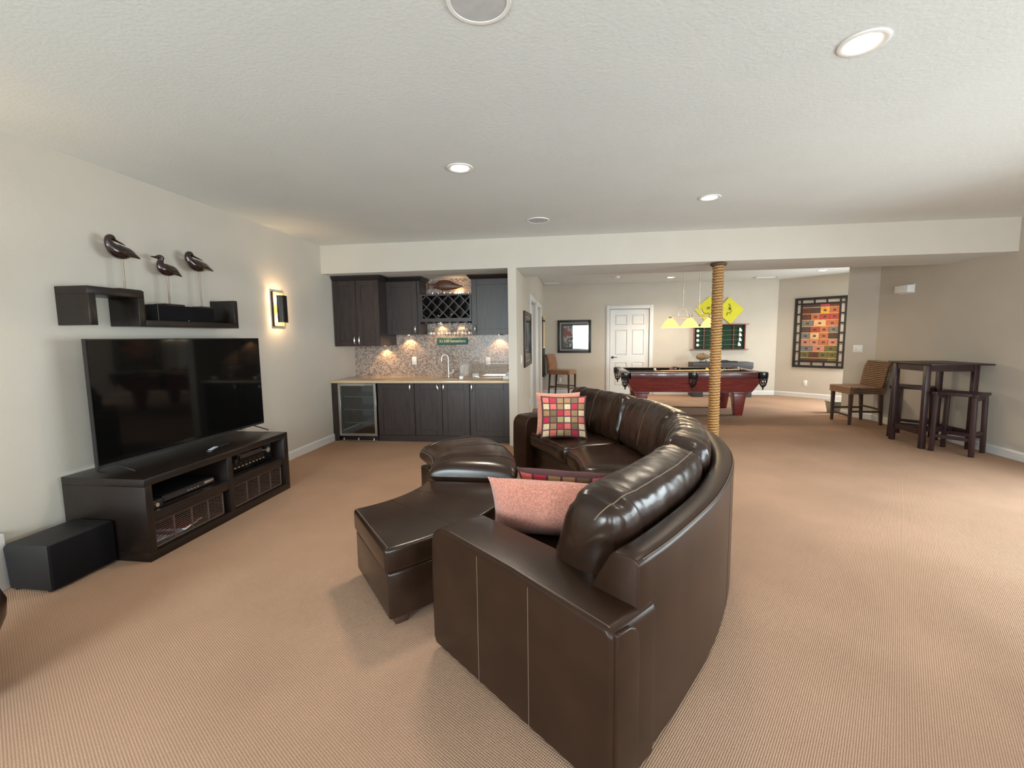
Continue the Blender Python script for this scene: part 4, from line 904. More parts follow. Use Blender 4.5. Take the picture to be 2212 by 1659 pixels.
for r_, a in ((R1 - .08, 46), (R0 + .08, 46), (R1 - .08, 5), (R0 + .08, 5)):
    c = op(r_, d2r(a), 0); obj('foot', B().box(-.035, .035, -.035, .035, 0, .046).xf(Matrix.Translation(c) @ Matrix.Rotation(d2r(a), 4, 'Z')), 'legwood', t, bevel=0.003)

# pillows
def pillow_pts(w_, h_, th, seed, us, vs):
    def f(u, v, side):
        x = 2 * u - 1; y = 2 * v - 1
        px = w_ / 2 * x * (1 - 0.07 * (1 - y * y)); py = h_ / 2 * y * (1 - 0.07 * (1 - x * x))
        k = (max(1 - abs(x) ** 2.6, 0) ** 0.55) * (max(1 - abs(y) ** 2.6, 0) ** 0.55)
        return Vector((px, side * (th / 2 * k + .002) + 0.008 * noise.noise(Vector((x * 2 + seed, y * 2, side))), py + h_ / 2))
    return f
def pillow(w_, h_, th, seed, label, mats, patch=None, n=22):
    b = B()
    if patch:
        us = [0.0]; cell = (1 - 0.05) / 6; tags = ['l']
        us = [0.0, 0.025]; tags = [None]
        for c in range(6):
            x0 = 0.025 + cell * c
            for fr_ in (0.09, 0.36, 0.63, 0.91, 1.0): us.append(x0 + cell * fr_)
            tags += [None, c, c, c, None]
        us.append(1.0); tags.append(None)
    else: us = [k / n for k in range(n + 1)]; tags = [None] * n
    f = pillow_pts(w_, h_, th, seed, us, us); m_ = len(us)
    for side in (-1, 1):
        o = len(b.v); b.v += [f(u, v, side) for u in us for v in us]
        for i in range(m_ - 1):
            for j in range(m_ - 1):
                mi = 0
                if patch and side == -1 and tags[i] is not None and tags[j] is not None: mi = 1 + 'rstcog'.index(patch[5 - tags[j]][tags[i]])
                q = [o + i * m_ + j, o + (i + 1) * m_ + j, o + (i + 1) * m_ + j + 1, o + i * m_ + j + 1]
                b.f.append(q); b.mi.append(mi)
    # rim
    ring = [(i, 0) for i in range(m_)] + [(m_ - 1, j) for j in range(1, m_)] + [(i, m_ - 1) for i in range(m_ - 2, -1, -1)] + [(0, j) for j in range(m_ - 2, 0, -1)]
    ids = [i * m_ + j for i, j in ring]; off = m_ * m_
    for k in range(len(ids)):
        a, c = ids[k], ids[(k + 1) % len(ids)]; b.f.append([a, c, off + c, off + a]); b.mi.append(0)
    o = obj('throw_pillow', b, mats, smooth=True); tag(o, label, 'pillow', 'throw pillows on the sofa')
    return o
PT = ['rttcos', 'csttrt', 'togrst', 'rtgcts', 'ctrsoc', 'cssgrc']
PT = ['srttos', 'cstcrt', 'torstc', 'rogcts', 'ctrsoc', 'csgtrc']
pm_ = ['pl_line'] + ['pl_' + k for k in 'rstcog']
def place(o, loc, rz, tilt, roll=0.0):
    o.matrix_world = Matrix.Translation(loc) @ Matrix.Rotation(rz, 4, 'Z') @ Matrix.Rotation(tilt, 4, 'X') @ Matrix.Rotation(roll, 4, 'Y')
o = pillow(0.46, 0.44, 0.15, 1, 'salmon chenille pillow behind the patchwork one at the far sofa end', ['salmon']); place(o, (-0.13, 4.60, 0.462), 0.10, -0.28)
o = pillow(0.46, 0.43, 0.13, 2, 'upright patchwork pillow of red, tan and cream squares at the far sofa end', pm_, PT); place(o, (-0.075, 4.40, 0.462), 0.06, -0.30)
o = pillow(0.57, 0.33, 0.15, 3, 'salmon chenille pillow leaning inside the near sofa arm', ['salmon']); place(o, (-0.12, 2.23, 0.455), -0.10, 0.30)
o = pillow(0.50, 0.33, 0.12, 4, 'patchwork pillow mostly hidden behind the near salmon pillow', pm_, PT); place(o, (-0.03, 2.51, 0.455), -0.15, 0.45)
# puffy leather footstool at the left edge of the frame
t = thing('leather_pouf', 'rounded reddish-brown leather pouf peeking in at the left edge', 'pouf', (-2.58, 1.295, 0))
obj('body', B().lathe([(0, 0.02), (0.20, 0.02), (0.235, 0.10), (0.265, 0.22), (0.300, 0.31), (0.306, 0.365), (0.285, 0.43), (0.20, 0.48), (0.10, 0.495), (0, 0.497)], (-2.58, 1.295, 0), 36), 'leather', t, smooth=True); obj('base_ring', B().lathe([(0.19, 0), (0.21, 0), (0.21, 0.022), (0.19, 0.022)], (-2.58, 1.295, 0), 30), 'legwood', t)
obj('button', B().lathe([(0, 0.507), (0.015, 0.504), (0.018, 0.49)], (-2.58, 1.295, 0), 14), 'leather', t, smooth=True)

# unseen armchair added right of the frame to shade the near carpet
t = thing('shading_armchair', 'brown leather armchair added outside the right of the view to shade the carpet', 'armchair', (2.2, 0.85, 0))
obj('seat_cushion', B().box(1.95, 2.5, 0.50, 1.12, 0.26, 0.46), 'leather', t, bevel=0.05, seg=3); obj('base', B().box(1.85, 2.62, 0.45, 1.30, 0.06, 0.26), 'leather', t, bevel=0.02)
obj('backrest', B().box(1.85, 2.62, 1.12, 1.36, 0.26, 0.98), 'leather', t, bevel=0.07, seg=3)
for x in (1.76, 2.50): obj('arm', B().box(x, x + 0.2, 0.42, 1.32, 0.06, 0.64), 'leather', t, bevel=0.05, seg=3)
for x in (1.84, 2.62):
    for y in (0.5, 1.26): obj('foot', B().box(x - .03, x + .03, y - .03, y + .03, 0, .06), 'legwood', t)
t.location = (2.0, 1.02, 0)

# ================================================================== rope post
t = thing('rope_post', 'support post wrapped in golden manila rope under the beam', 'post', (1.825, 6.10, 0))
obj('core', B().cyl((1.825, 6.10, 0), (1.825, 6.10, 2.36), 0.052, n=24), 'rope_d', t)
turns = 66; n = turns * 18
rp_ = [(1.825 + 0.056 * math.cos(2 * PI * k / 18), 6.10 + 0.056 * math.sin(2 * PI * k / 18), 0.02 + (2.30 / n) * k) for k in range(n + 1)]
obj('rope_wrap', B().tube(rp_, [0.0155 + 0.0022 * math.sin(k * 1.9) for k in range(n + 1)], 7), 'rope', t, smooth=True)
obj('top_collar', B().tube([(1.825 + 0.078 * math.cos(2 * PI * k / 32), 6.10 + 0.078 * math.sin(2 * PI * k / 32), 2.338) for k in range(32)], 0.021, 10, closed=True), 'rope_d', t, smooth=True)

# ================================================================== pool table
px0, px1, py0, py1, pz = 0.93, 3.36, 8.38, 9.85, 0.80
pt = thing('pool_table', 'mahogany pool table with black cloth and leather pockets', 'pool table', (2.145, 9.1, 0))
rw = 0.13
for nme, bx_ in (('rail', (px0 + .13, 2.085, py0, py0 + rw)), ('rail', (2.205, px1 - .13, py0, py0 + rw)), ('rail', (px0 + .13, 2.085, py1 - rw, py1)), ('rail', (2.205, px1 - .13, py1 - rw, py1)), ('rail', (px0, px0 + rw, py0 + .13, py1 - .13)), ('rail', (px1 - rw, px1, py0 + .13, py1 - .13))):
    obj(nme, B().box(bx_[0], bx_[1], bx_[2], bx_[3], pz - 0.115, pz), 'mahog_d', pt, bevel=0.008)
cb = 0.05
for a, y, s in ((px0 + .15, py0 + rw, 1), (2.22, py0 + rw, 1), (px0 + .15, py1 - rw, -1), (2.22, py1 - rw, -1)):
    obj('cushion_rail', B().prism([(0, pz - .005), (s * cb, pz - .012), (s * cb * .8, pz - .045), (0, pz - .06)], lambda u, v, w_: (w_, y + u, v), a, a + .92), 'felt', pt)
for x, s in ((px0 + rw, 1), (px1 - rw, -1)):
    obj('cushion_rail', B().prism([(0, pz - .005), (s * cb, pz - .012), (s * cb * .8, pz - .045), (0, pz - .06)], lambda u, v, w_: (x + u, w_, v), py0 + .15, py1 - .15), 'felt', pt)
obj('bed', B().box(px0 + .10, px1 - .10, py0 + .10, py1 - .10, pz - 0.10, pz - 0.045), 'felt', pt)
# aprons: taper inward, ends cut on a slope
def apron(pa, pb, ia, ib, zt_, zb_, nrm):
    return None
ab, at = 0.445, pz - 0.115
for y, s in ((py0 + .02, 1), (py1 - .02, -1)):
    b = B().hexa([(px0 + .19, y + s * .06, ab), (px1 - .19, y + s * .06, ab), (px1 - .19, y + s * .09, ab), (px0 + .19, y + s * .09, ab)][::s], [(px0 + .04, y, at), (px1 - .04, y, at), (px1 - .04, y + s * .03, at), (px0 + .04, y + s * .03, at)][::s])
    obj('apron', b, 'mahog', pt)
for x, s in ((px0 + .03, 1), (px1 - .03, -1)):
    b = B().hexa([(x + s * .16, py0 + .10, ab), (x + s * .19, py0 + .10, ab), (x + s * .19, py1 - .10, ab), (x + s * .16, py1 - .10, ab)][::s], [(x, py0 + .03, at), (x + s * .03, py0 + .03, at), (x + s * .03, py1 - .03, at), (x, py1 - .03, at)][::s])
    obj('apron', b, 'mahog', pt)
obj('underframe', B().box(px0 + .22, px1 - .22, py0 + .11, py1 - .11, ab - .012, ab + .06), 'mahog_d', pt)
for lx in (px0 + .36, px1 - .36):
    for ly in (py0 + .27, py1 - .35):
        b = B().hexa([(lx - .065, ly - .065, 0), (lx + .065, ly - .065, 0), (lx + .065, ly + .065, 0), (lx - .065, ly + .065, 0)], [(lx - .105, ly - .105, ab - .05), (lx + .105, ly - .105, ab - .05), (lx + .105, ly + .105, ab - .05), (lx - .105, ly + .105, ab - .05)])
        lg = obj('leg', b, 'mahog', pt, bevel=0.004); obj('leg_cap', B().box(lx - .125, lx + .125, ly - .125, ly + .125, ab - .05, ab - .012), 'mahog', lg, bevel=0.006)
def pocket(x, y, dx, dy):
    L_ = math.hypot(dx, dy); dx, dy = dx / L_, dy / L_
    b = B().lathe([(0.052, 0.0), (0.060, 0.006), (0.078, 0.004), (0.084, -0.03), (0.080, -0.10), (0.070, -0.115), (0.060, -0.10), (0.052, -0.02)], (x, y, pz), 22); o = obj('pocket', b, 'pocket', pt, smooth=True)
    net = B()
    for k in range(10):
        a = 2 * PI * k / 10
        net.tube([(x + 0.068 * math.cos(a), y + 0.068 * math.sin(a), pz - .11), (x + 0.062 * math.cos(a + .35), y + 0.062 * math.sin(a + .35), pz - .17), (x + 0.045 * math.cos(a), y + .045 * math.sin(a), pz - .23), (x + .012 * math.cos(a), y + .012 * math.sin(a), pz - .265)], 0.0065, 5)
    for r_, z in ((0.066, -.14), (0.058, -.19), (0.035, -.24)): net.tube([(x + r_ * math.cos(2 * PI * k / 16), y + r_ * math.sin(2 * PI * k / 16), pz + z) for k in range(16)], 0.0055, 5, closed=True)
    obj('pocket_net', net, 'pocket', o, smooth=True)
    obj('tassel', B().lathe([(0.010, -.262), (0.016, -.275), (0.012, -.31), (0, -.315)], (x, y, pz), 10), 'pocket', o, smooth=True)
for x, y in ((px0 + .035, py0 + .035), (2.145, py0 + .01), (px1 - .035, py0 + .035), (px0 + .035, py1 - .035), (2.145, py1 - .01), (px1 - .035, py1 - .035)): pocket(x, y, 1, 1)
bz_ = pz - 0.045
def ball(x, y, m, label):
    o = obj('pool_ball', B().lathe([(0.0286 * math.sin(PI * k / 12), 0.0286 - 0.0286 * math.cos(PI * k / 12)) for k in range(13)], (x, y, bz_ + .0005), 20), m, origin=(x, y, bz_ + .0005), smooth=True); tag(o, label, 'ball', 'balls on the pool table')
def gz_(px, py): return None
ball(1.65, 9.36, 'ivory', 'white cue ball on the pool table'); ball(2.66, 9.40, 'yball', 'yellow ball on the pool table beside the rope post'); ball(2.96, 9.33, 'greenball', 'dark green ball right of the rope post on the pool table')
def cue(p0, p1, label):
    p0, p1 = Vector(p0), Vector(p1); t = thing('pool_cue', label, 'cue', p0, group='pool cues')
    obj('shaft', B().cyl(p0.lerp(p1, 0.42), p1.lerp(p0, .01), 0.010, 0.0065, 10), 'cueW', t, smooth=True); obj('butt', B().cyl(p0, p0.lerp(p1, 0.42), 0.0145, 0.010, 10), 'cueW', t, smooth=True)
    obj('tip', B().cyl(p1.lerp(p0, .01), p1, 0.0065, 0.006, 10), 'ivory', t); obj('ferrule', B().cyl(p0.lerp(p1, .005), p0.lerp(p1, .02), 0.0150, 0.0150, 10), 'black', t)
cue((3.05, 8.66, pz + .03), (1.75, 9.28, bz_ + .012), 'pale maple cue resting on the near edge of the pool table'); cue((2.75, 8.60, pz + .02), (1.62, 9.19, bz_ + .012), 'second pale cue lying farther in on the pool table')

# billiard pendant
LY = 9.1
t = thing('billiard_lamp', 'three-shade nickel billiard lamp hanging over the pool table', 'pendant lamp', (2.235, LY, 2.74))
fz = 1.80
obj('bar', B().tube([(1.86, LY, fz), (2.235, LY, fz - .012), (2.61, LY, fz)], 0.012, 8), 'goldrod', t, smooth=True)
obj('hub', B().lathe([(0.012, -.03), (0.026, -.02), (0.03, 0), (0.018, 0.03), (0.022, 0.05), (0.010, 0.075), (0.014, 0.085), (0, 0.10)], (2.235, LY, fz), 14), 'goldrod', t, smooth=True)
for xa, xb in ((1.875, 2.235), (2.595, 2.235)):
    s = 1 if xb > xa else -1
    pts = [(xa, LY, fz + .03), (xa + s * .14, LY, fz + .035)] + [(xa + s * (.225 - .085 * math.cos(a)), LY, fz + .035 + 0.135 * math.sin(a)) for a in [PI * k / 10 for k in range(1, 10)]] + [(xa + s * .315, LY, fz + .03), (xb, LY, fz + .03)]
    obj('scroll_arm', B().tube(crs(pts, 3), 0.0105, 7), 'goldrod', t, smooth=True)
for i, x in enumerate((2.10, 2.395)):
    y = LY; n = 34; z0 = fz + .17; z1 = H - .02
    b = B()
    for k in range(n):
        z = z0 + (z1 - z0) * (k + .5) / n; ln = (z1 - z0) / n * 0.72
        b.tube([(x + (0.007 * math.cos(a) if k % 2 else 0), y + (0 if k % 2 else 0.007 * math.cos(a)), z + ln * math.sin(a)) for a in [2 * PI * j / 8 for j in range(8)]], 0.0034, 4, closed=True)
    ch = obj('chain', b, 'goldrod', t); ch['kind'] = 'stuff'
    obj('canopy', B().lathe([(0.0, -.03), (0.02, -.025), (0.05, -.008), (0.052, 0)], (x, LY, H), 16), 'goldrod', t, smooth=True)
for x in (1.875, 2.235, 2.595):
    obj('socket', B().lathe([(0.012, 0.05), (0.024, 0.045), (0.026, -.01), (0.032, -.018)], (x, LY, fz - .01), 14), 'goldrod', t, smooth=True)
    sh = obj('lamp_shade', B().lathe([(0.030, 0.0), (0.045, -.006), (0.10, -.060), (0.172, -.168), (0.176, -.180), (0.170, -.178), (0.095, -.064), (0.04, -.012), (0.028, -.006)], (x, LY, fz - .015), 32), 'shade', t, smooth=True); sh['label'] = 'glowing cream glass shade'
    lamp('shade_bulb', 'POINT', (x, LY, fz - .22), 12, (1.0, 0.78, 0.50), t, shadow_soft_size=0.04)

# back wall: cue/club display, flags, console, picture
t = thing('club_display', 'green felt wall display with dark frame and white-headed clubs', 'wall display', (3.52, YW, 1.11))
yy = YW - .0005; cx0, cx1, cz0, cz1 = 2.955, 4.10, 1.115, 1.695
obj('board', B().box(cx0, cx1, yy - .02, yy, cz0, cz1), 'green', t)
obj('cornice', B().box(cx0 - .10, cx1 + .09, yy - .09, yy, cz1, cz1 + .018), 'mahog', t, bevel=0.003); obj('bottom_shelf', B().box(cx0 - .10, cx1 + .09, yy - .10, yy, cz0 - .018, cz0), 'mahog', t, bevel=0.003)
for x in (cx0 - .02, cx1): obj('side_frame', B().box(x, x + .02, yy - .06, yy, cz0, cz1), 'mahog', t)
for x in (cx0 + .21, cx1 - .26): obj('club_rest', B().box(x, x + .022, yy - .045, yy - .02, cz0 + .01, cz1 - .03), 'mahog', t)
for k in range(4):
    z = cz0 + .10 + k * .115
    obj('shaft', B().cyl((cx0 + .10, yy - .05, z), (cx1 - .10, yy - .05, z + .01), 0.004, n=6), 'steel', t)
    obj('round_head', B().lathe([(0, -.02), (0.025, -.016), (0.036, 0), (0.025, .016), (0, .02)], (cx0 + .075, yy - .05, z), 12, ax='y'), 'whitep', t, smooth=True)
    obj('blade_head', B().prism([(-.03, -.05), (.035, -.045), (.04, -.02), (.0, .045), (-.025, .04)], lambda u, v, w_: (cx1 - .10 + u - .015 * (k == 0), w_, z + .02 + v), yy - .065, yy - .035), 'whitep', t, bevel=0.006)
for i, (fcx, fcz, hs, rot, lb) in enumerate(((3.265, 2.06, 0.228, 0.72, 'yellow flag with dark coastline print, left of the rope post'), (3.755, 2.035, 0.228, 0.86, 'yellow flag with dark coastline print, right of the rope post'))):
    t = thing('yellow_flag', lb, 'flag', (fcx, YW, fcz), group='yellow flags on the far wall')
    cr2, sr2 = math.cos(rot), math.sin(rot)
    fl = lambda u, v, w_: (fcx + u * cr2 - v * sr2, YW - .012 - .02 * i - w_, fcz + u * sr2 + v * cr2)
    b = B().grid(lambda a, c: fl((2 * a - 1) * hs, (2 * c - 1) * hs, 0.006 * math.sin(5 * a + 3 * c)), 10, 10); b.grid(lambda a, c: fl((2 * a - 1) * hs, (2 * c - 1) * hs, 0.006 * math.sin(5 * a + 3 * c) - .003), 10, 10)
    obj('cloth', b, 'yflag', t, smooth=True)
    ln = [[(-.09, .11), (-.12, .05), (-.10, -.03), (-.04, -.05), (-.05, -.10), (.03, -.12), (.05, -.06), (.10, -.04), (.09, .03)], [(-.13, -.02), (-.06, .01), (-.05, -.04), (.02, -.03), (.03, .05), (.08, .06), (.10, .12)]][i]
    obj('printed_line', B().tube([fl(u * 1.05, v * 1.05, .010) for u, v in ln], 0.006, 6), 'ink', t)
    obj('printed_lettering', B().tube([fl(u, v, .010) for u, v in ((.0, .02), (.04, .06), (.06, .03), (.02, .0))], 0.008, 6), 'ink', t)
t = thing('console_table', 'dark grey console table against the far wall behind the pool table', 'console table', (3.5, 11.3, 0))
obj('top', B().box(2.825, 4.165, 11.10, 11.55, 0.675, 0.815), 'charcoal', t, bevel=0.004)
for x in (2.835, 3.915): obj('leg_block', B().box(x, x + .24, 11.12, 11.53, 0, 0.675), 'charcoal', t, bevel=0.004)
t = thing('animal_sculpture', 'tan sculpture on a small black stand on the console', 'sculpture', (3.12, 11.35, 0.815))
b = B().grid(lambda u, v: (3.12 + 0.17 * math.cos(2 * PI * u) * math.sin(PI * v) * (1.0 + .1 * math.sin(4 * PI * u)), 11.35 + 0.05 * math.sin(2 * PI * u) * math.sin(PI * v), 0.945 - 0.075 * math.cos(PI * v) * (1 - .2 * math.cos(2 * PI * u))), 24, 14, True, False)
obj('body', b, 'tan_stone', t, smooth=True); obj('fin', B().prism([(3.10, 1.0), (3.12, 1.035), (3.14, 1.0)], lambda u, v, w_: (u, w_, v), 11.335, 11.365), 'black', t)
for x in (3.07, 3.17): obj('stand_leg', B().tube([(x, 11.35, 0.88), (x + (.02 if x > 3.1 else -.02), 11.35, 0.8155)], 0.008, 6), 'black', t)
obj('stand_base', B().box(3.03, 3.21, 11.31, 11.39, 0.8155, 0.828), 'black', t, bevel=0.002)
tag(obj('black_box', B().box(3.50, 3.66, 11.22, 11.36, 0.8155, 0.862), 'black', origin=(3.58, 11.3, 0.8155), bevel=0.004), 'small black box on the console, taller of two', 'box'); tag(obj('black_box', B().box(3.68, 3.86, 11.22, 11.36, 0.8155, 0.84), 'black', origin=(3.77, 11.3, 0.8155), bevel=0.004), 'flat black box at the right on the console', 'box')
def framed(name, label, fn, u0, u1, z0, z1, fwid, art, fmat, inner=None):
    t = thing(name, label, 'picture', fn((u0 + u1) / 2, 0, (z0 + z1) / 2))
    def bx(a0, a1, o0, o1, b0, b1): return B().hexa([fn(a0, o0, b0), fn(a1, o0, b0), fn(a1, o1, b0), fn(a0, o1, b0)], [fn(a0, o0, b1), fn(a1, o0, b1), fn(a1, o1, b1), fn(a0, o1, b1)])
    for a0, a1, b0, b1 in ((u0, u0 + fwid, z0, z1), (u1 - fwid, u1, z0, z1), (u0 + fwid, u1 - fwid, z0, z0 + fwid), (u0 + fwid, u1 - fwid, z1 - fwid, z1)): obj('frame_side', bx(a0, a1, .0005, .03, b0, b1), fmat, t, bevel=0.006)
    i = fwid; obj('mat_board', bx(u0 + i, u1 - i, .002, .012, z0 + i, z1 - i), 'mat_w', t)
    i = fwid + .022; obj('inner_frame', bx(u0 + i, u1 - i, .012, .016, z0 + i, z1 - i), 'black', t)
    i = fwid + .085; obj('print', bx(u0 + i, u1 - i, .016, .018, z0 + i, z1 - i), art, t)
    i = fwid; g = obj('glazing', bx(u0 + i, u1 - i, .021, .023, z0 + i, z1 - i), 'pane_g', t)
    return t
M['pane_g'] = glassy('picture_glazing', (0.97, 0.97, 0.97), 0.035, 0.01)
framed('framed_picture', 'black framed picture with reflecting glass on the far wall', lambda u, o_, z: (u, YW - o_, z), -0.355, 0.478, 1.052, 1.872, 0.062, 'art1', 'crown')
framed('framed_picture', 'large dark framed picture on the passage wall beside the bar', lambda u, o_, z: (-0.72 + o_, u, z), 6.80, 7.90, 1.0, 1.857, 0.065, 'art2', 'legwood')
# cue rack on the passage wall
t = thing('cue_rack', 'narrow wall rack holding pool cues past the doorways', 'cue rack', (-0.72, 11.15, 0.5))
obj('bottom_ledge', B().box(-0.7195, -0.64, 10.92, 11.45, 0.50, 0.54), 'crown', t, bevel=0.004); obj('top_clip', B().box(-0.7195, -0.655, 10.92, 11.45, 1.83, 1.87), 'crown', t, bevel=0.004); obj('back_board', B().box(-0.7195, -0.705, 10.95, 11.42, 0.54, 1.95), 'legwood', t)
for i, y in enumerate((10.98, 11.11, 11.24, 11.37)):
    t2 = thing('rack_cue', ['first cue in the wall rack, nearest the doorway', 'second cue in the wall rack', 'third cue in the wall rack', 'last cue in the wall rack, nearest the corner'][i], 'cue', (-0.675, y, 0.5405), group='cues in the wall rack')
    obj('butt', B().cyl((-0.675, y, 0.5405), (-0.675, y, 1.19), 0.0155, 0.0125, 10), 'black', t2, smooth=True); obj('shaft', B().cyl((-0.675, y, 1.215), (-0.675, y, 1.97 + .06 * (i % 2)), 0.0115, 0.006, 10), 'cueW', t2, smooth=True); obj('joint', B().cyl((-0.675, y, 1.19), (-0.675, y, 1.215), 0.014, n=10), 'whitep', t2)

# tile art on the diagonal wall
t = thing('tile_art', 'large black lattice frame with rows of colourful tiles on the angled wall', 'wall art', diag(0.87, 0, 1.47))
def dbx(u0, u1, o0, o1, z0, z1): return B().hexa([diag(u0, o0, z0), diag(u1, o0, z0), diag(u1, o1, z0), diag(u0, o1, z0)], [diag(u0, o0, z1), diag(u1, o0, z1), diag(u1, o1, z1), diag(u0, o1, z1)])
u0, u1, z0, z1 = 0.372, 1.385, 0.695, 2.265; fo = 0.052
for a in ((u0, u0 + fo, z0, z1), (u1 - fo, u1, z0, z1)): obj('frame_side', dbx(a[0], a[1], .0005, .035, a[2], a[3]), 'crown', t)
for a in ((z0, z0 + fo), (z1 - fo, z1)): obj('frame_rail', dbx(u0 + fo, u1 - fo, .0005, .035, a[0], a[1]), 'crown', t)
iw = 0.15
for x in (u0 + iw - .03, u1 - iw): obj('inner_stile', dbx(x, x + .03, .0005, .03, z0 + fo, z1 - fo), 'crown', t)
for z in (z0 + iw - .03, z1 - iw): obj('inner_rail', dbx(u0 + fo, u1 - fo, .0005, .029, z, z + .03), 'crown', t)
for k in range(1, 6):
    z = z0 + iw + (z1 - z0 - 2 * iw) * k / 6
    for x in (u0 + fo, u1 - iw + .03): obj('lattice_bar', dbx(x, x + iw - fo - .03, .0005, .028, z - .014, z + .014), 'crown', t)
for k in (1, 2):
    x = u0 + iw + (u1 - u0 - 2 * iw) * k / 3
    for z in (z0 + fo, z1 - iw + .03): obj('lattice_bar', dbx(x - .014, x + .014, .0005, .028, z, z + iw - fo - .03), 'crown', t)
tx0, tx1, tz0_, tz1_ = u0 + iw, u1 - iw, z0 + iw, z1 - iw
obj('tile_backing', dbx(tx0, tx1, .0005, .006, tz0_, tz1_), 'crown', t)
tcs = {'b': (0.10, 0.03, 0.016), 'r': (0.34, 0.05, 0.028), 'o': (0.42, 0.12, 0.045), 'y': (0.60, 0.30, 0.03), 's': (0.46, 0.19, 0.12), 'g': (0.15, 0.145, 0.14), 'c': (0.62, 0.36, 0.17), 'l': (0.12, 0.11, 0.03), 'p': (0.36, 0.05, 0.07), 'd': (0.06, 0.035, 0.03)}
for k, c in tcs.items(): M['tt_' + k] = pm('art_tile_' + {'b': 'brown', 'r': 'red', 'o': 'orange', 'y': 'yellow', 's': 'salmon', 'g': 'grey', 'c': 'cream', 'l': 'olive', 'p': 'pink', 'd': 'dark'}[k], c, 0.45, var=0.15, scale=25)
ROWS = [('d', 'd', 'p', 'b'), ('b', 'd', 'y', 'o'), ('b', 'o', 'r', 'r'), ('g', 'c', 'o'), ('d', 'r', 'o', 'g'), ('g', 'c', 'o', 'd'), ('s', 's', 'o', 's'), ('g', 's', 'l'), ('l', 'b', 'l', 'l'), ('d', 'b', 'd', 'l')]
hts = [0.5] + [1] * 8 + [0.5]; tot = sum(hts); zc = tz1_
for r_, (row, hh) in enumerate(zip(ROWS, hts)):
    h_ = (tz1_ - tz0_) * hh / tot; n = len(row); xs = [tx0 + (tx1 - tx0) * k / n for k in range(n + 1)]
    for k, c in enumerate(row):
        tl = obj('tile', dbx(xs[k] + .003, xs[k + 1] - .003, .006, .014, zc - h_ + .007, zc - .007), 'tt_' + c, t)
        if hh == 1: mxx = (xs[k] + xs[k + 1]) / 2; mz = zc - h_ / 2; obj('inset', dbx(mxx - .028, mxx + .028, .014, .016, mz - .022, mz + .018), 'tt_d', tl)
    zc -= h_
    if r_ < len(ROWS) - 1: obj('divider_strip', dbx(tx0, tx1, .006, .017, zc - .006, zc + .006), 'tt_c', t)

# ================================================================== bar stools, pub table
t = thing('bar_stool', 'high-backed cognac suede bar stool in the far left corner', 'bar stool', (-0.26, 11.2, 0))
sx0, sx1, sy0, sy1, sz_ = -0.56, 0.06, 10.98, 11.42, 0.66
obj('seat', B().box(sx0 + .05, sx1, sy0, sy1, sz_ - .11, sz_), 'suede', t, bevel=0.02, seg=3)
bk = [(sx0 + .02, sz_ - .10), (sx0 + .10, sz_ - .10), (sx0 + .095, 0.80), (sx0 + .06, 0.95), (sx0 + .02, 1.03), (sx0 - .02, 1.035), (sx0 - .03, 1.01), (sx0 - .005, 0.93), (sx0 + .018, 0.80)]
obj('backrest', B().prism(bk, lambda u, v, w_: (u, w_, v), sy0, sy1), 'suede', t, bevel=0.012, seg=2)
for x, y, sx in ((sx0 + .09, sy0 + .03, -1), (sx1 - .03, sy0 + .03, 1), (sx0 + .09, sy1 - .03, -1), (sx1 - .03, sy1 - .03, 1)):
    xb = x + (-.04 if sx < 0 else 0.0)
    obj('leg', B().hexa([(xb - .014, y - .014, 0), (xb + .014, y - .014, 0), (xb + .014, y + .014, 0), (xb - .014, y + .014, 0)], [(x - .02, y - .02, sz_ - .11), (x + .02, y - .02, sz_ - .11), (x + .02, y + .02, sz_ - .11), (x - .02, y + .02, sz_ - .11)]), 'legwood', t)
for y in (sy0 + .03, sy1 - .03): obj('stretcher', B().box(sx0 + .06, sx1 - .03, y - .009, y + .009, 0.24, 0.265), 'legwood', t)
for x in (sx0 + .075, sx1 - .03): obj('stretcher', B().box(x - .009, x + .009, sy0 + .03, sy1 - .03, 0.20, 0.225), 'legwood', t)
t.rotation_euler = (0, 0, -0.42)
# rattan counter chair, back toward the right wall
t = thing('rattan_chair', 'woven rattan counter chair with dark legs beside the pub table', 'chair', (4.68, 8.12, 0))
cx0_, cx1_, cy0_, cy1_, cs = 4.37, 4.91, 7.76, 8.33, 0.60
def woven(b, fn, nu, nv): return b
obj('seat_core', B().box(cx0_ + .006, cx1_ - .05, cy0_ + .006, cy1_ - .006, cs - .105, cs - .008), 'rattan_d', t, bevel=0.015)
for k in range(4):
    z = cs - .094 + k * .027; sw = [(cx0_ + .003, cy0_ + .003, z), (cx1_ - .05, cy0_ + .003, z), (cx1_ - .05, cy1_ - .003, z), (cx0_ + .003, cy1_ - .003, z)]
    obj('seat_weave', B().tube(sw, 0.0132, 7, closed=True), 'rattan', t, smooth=True)
for k in range(17):
    x = cx0_ + .02 + k * .0285; obj('seat_strand', B().tube([(x, cy0_ + .01, cs - .006), (x, cy1_ - .01, cs - .006)], 0.0132, 6), 'rattan', t, smooth=True)
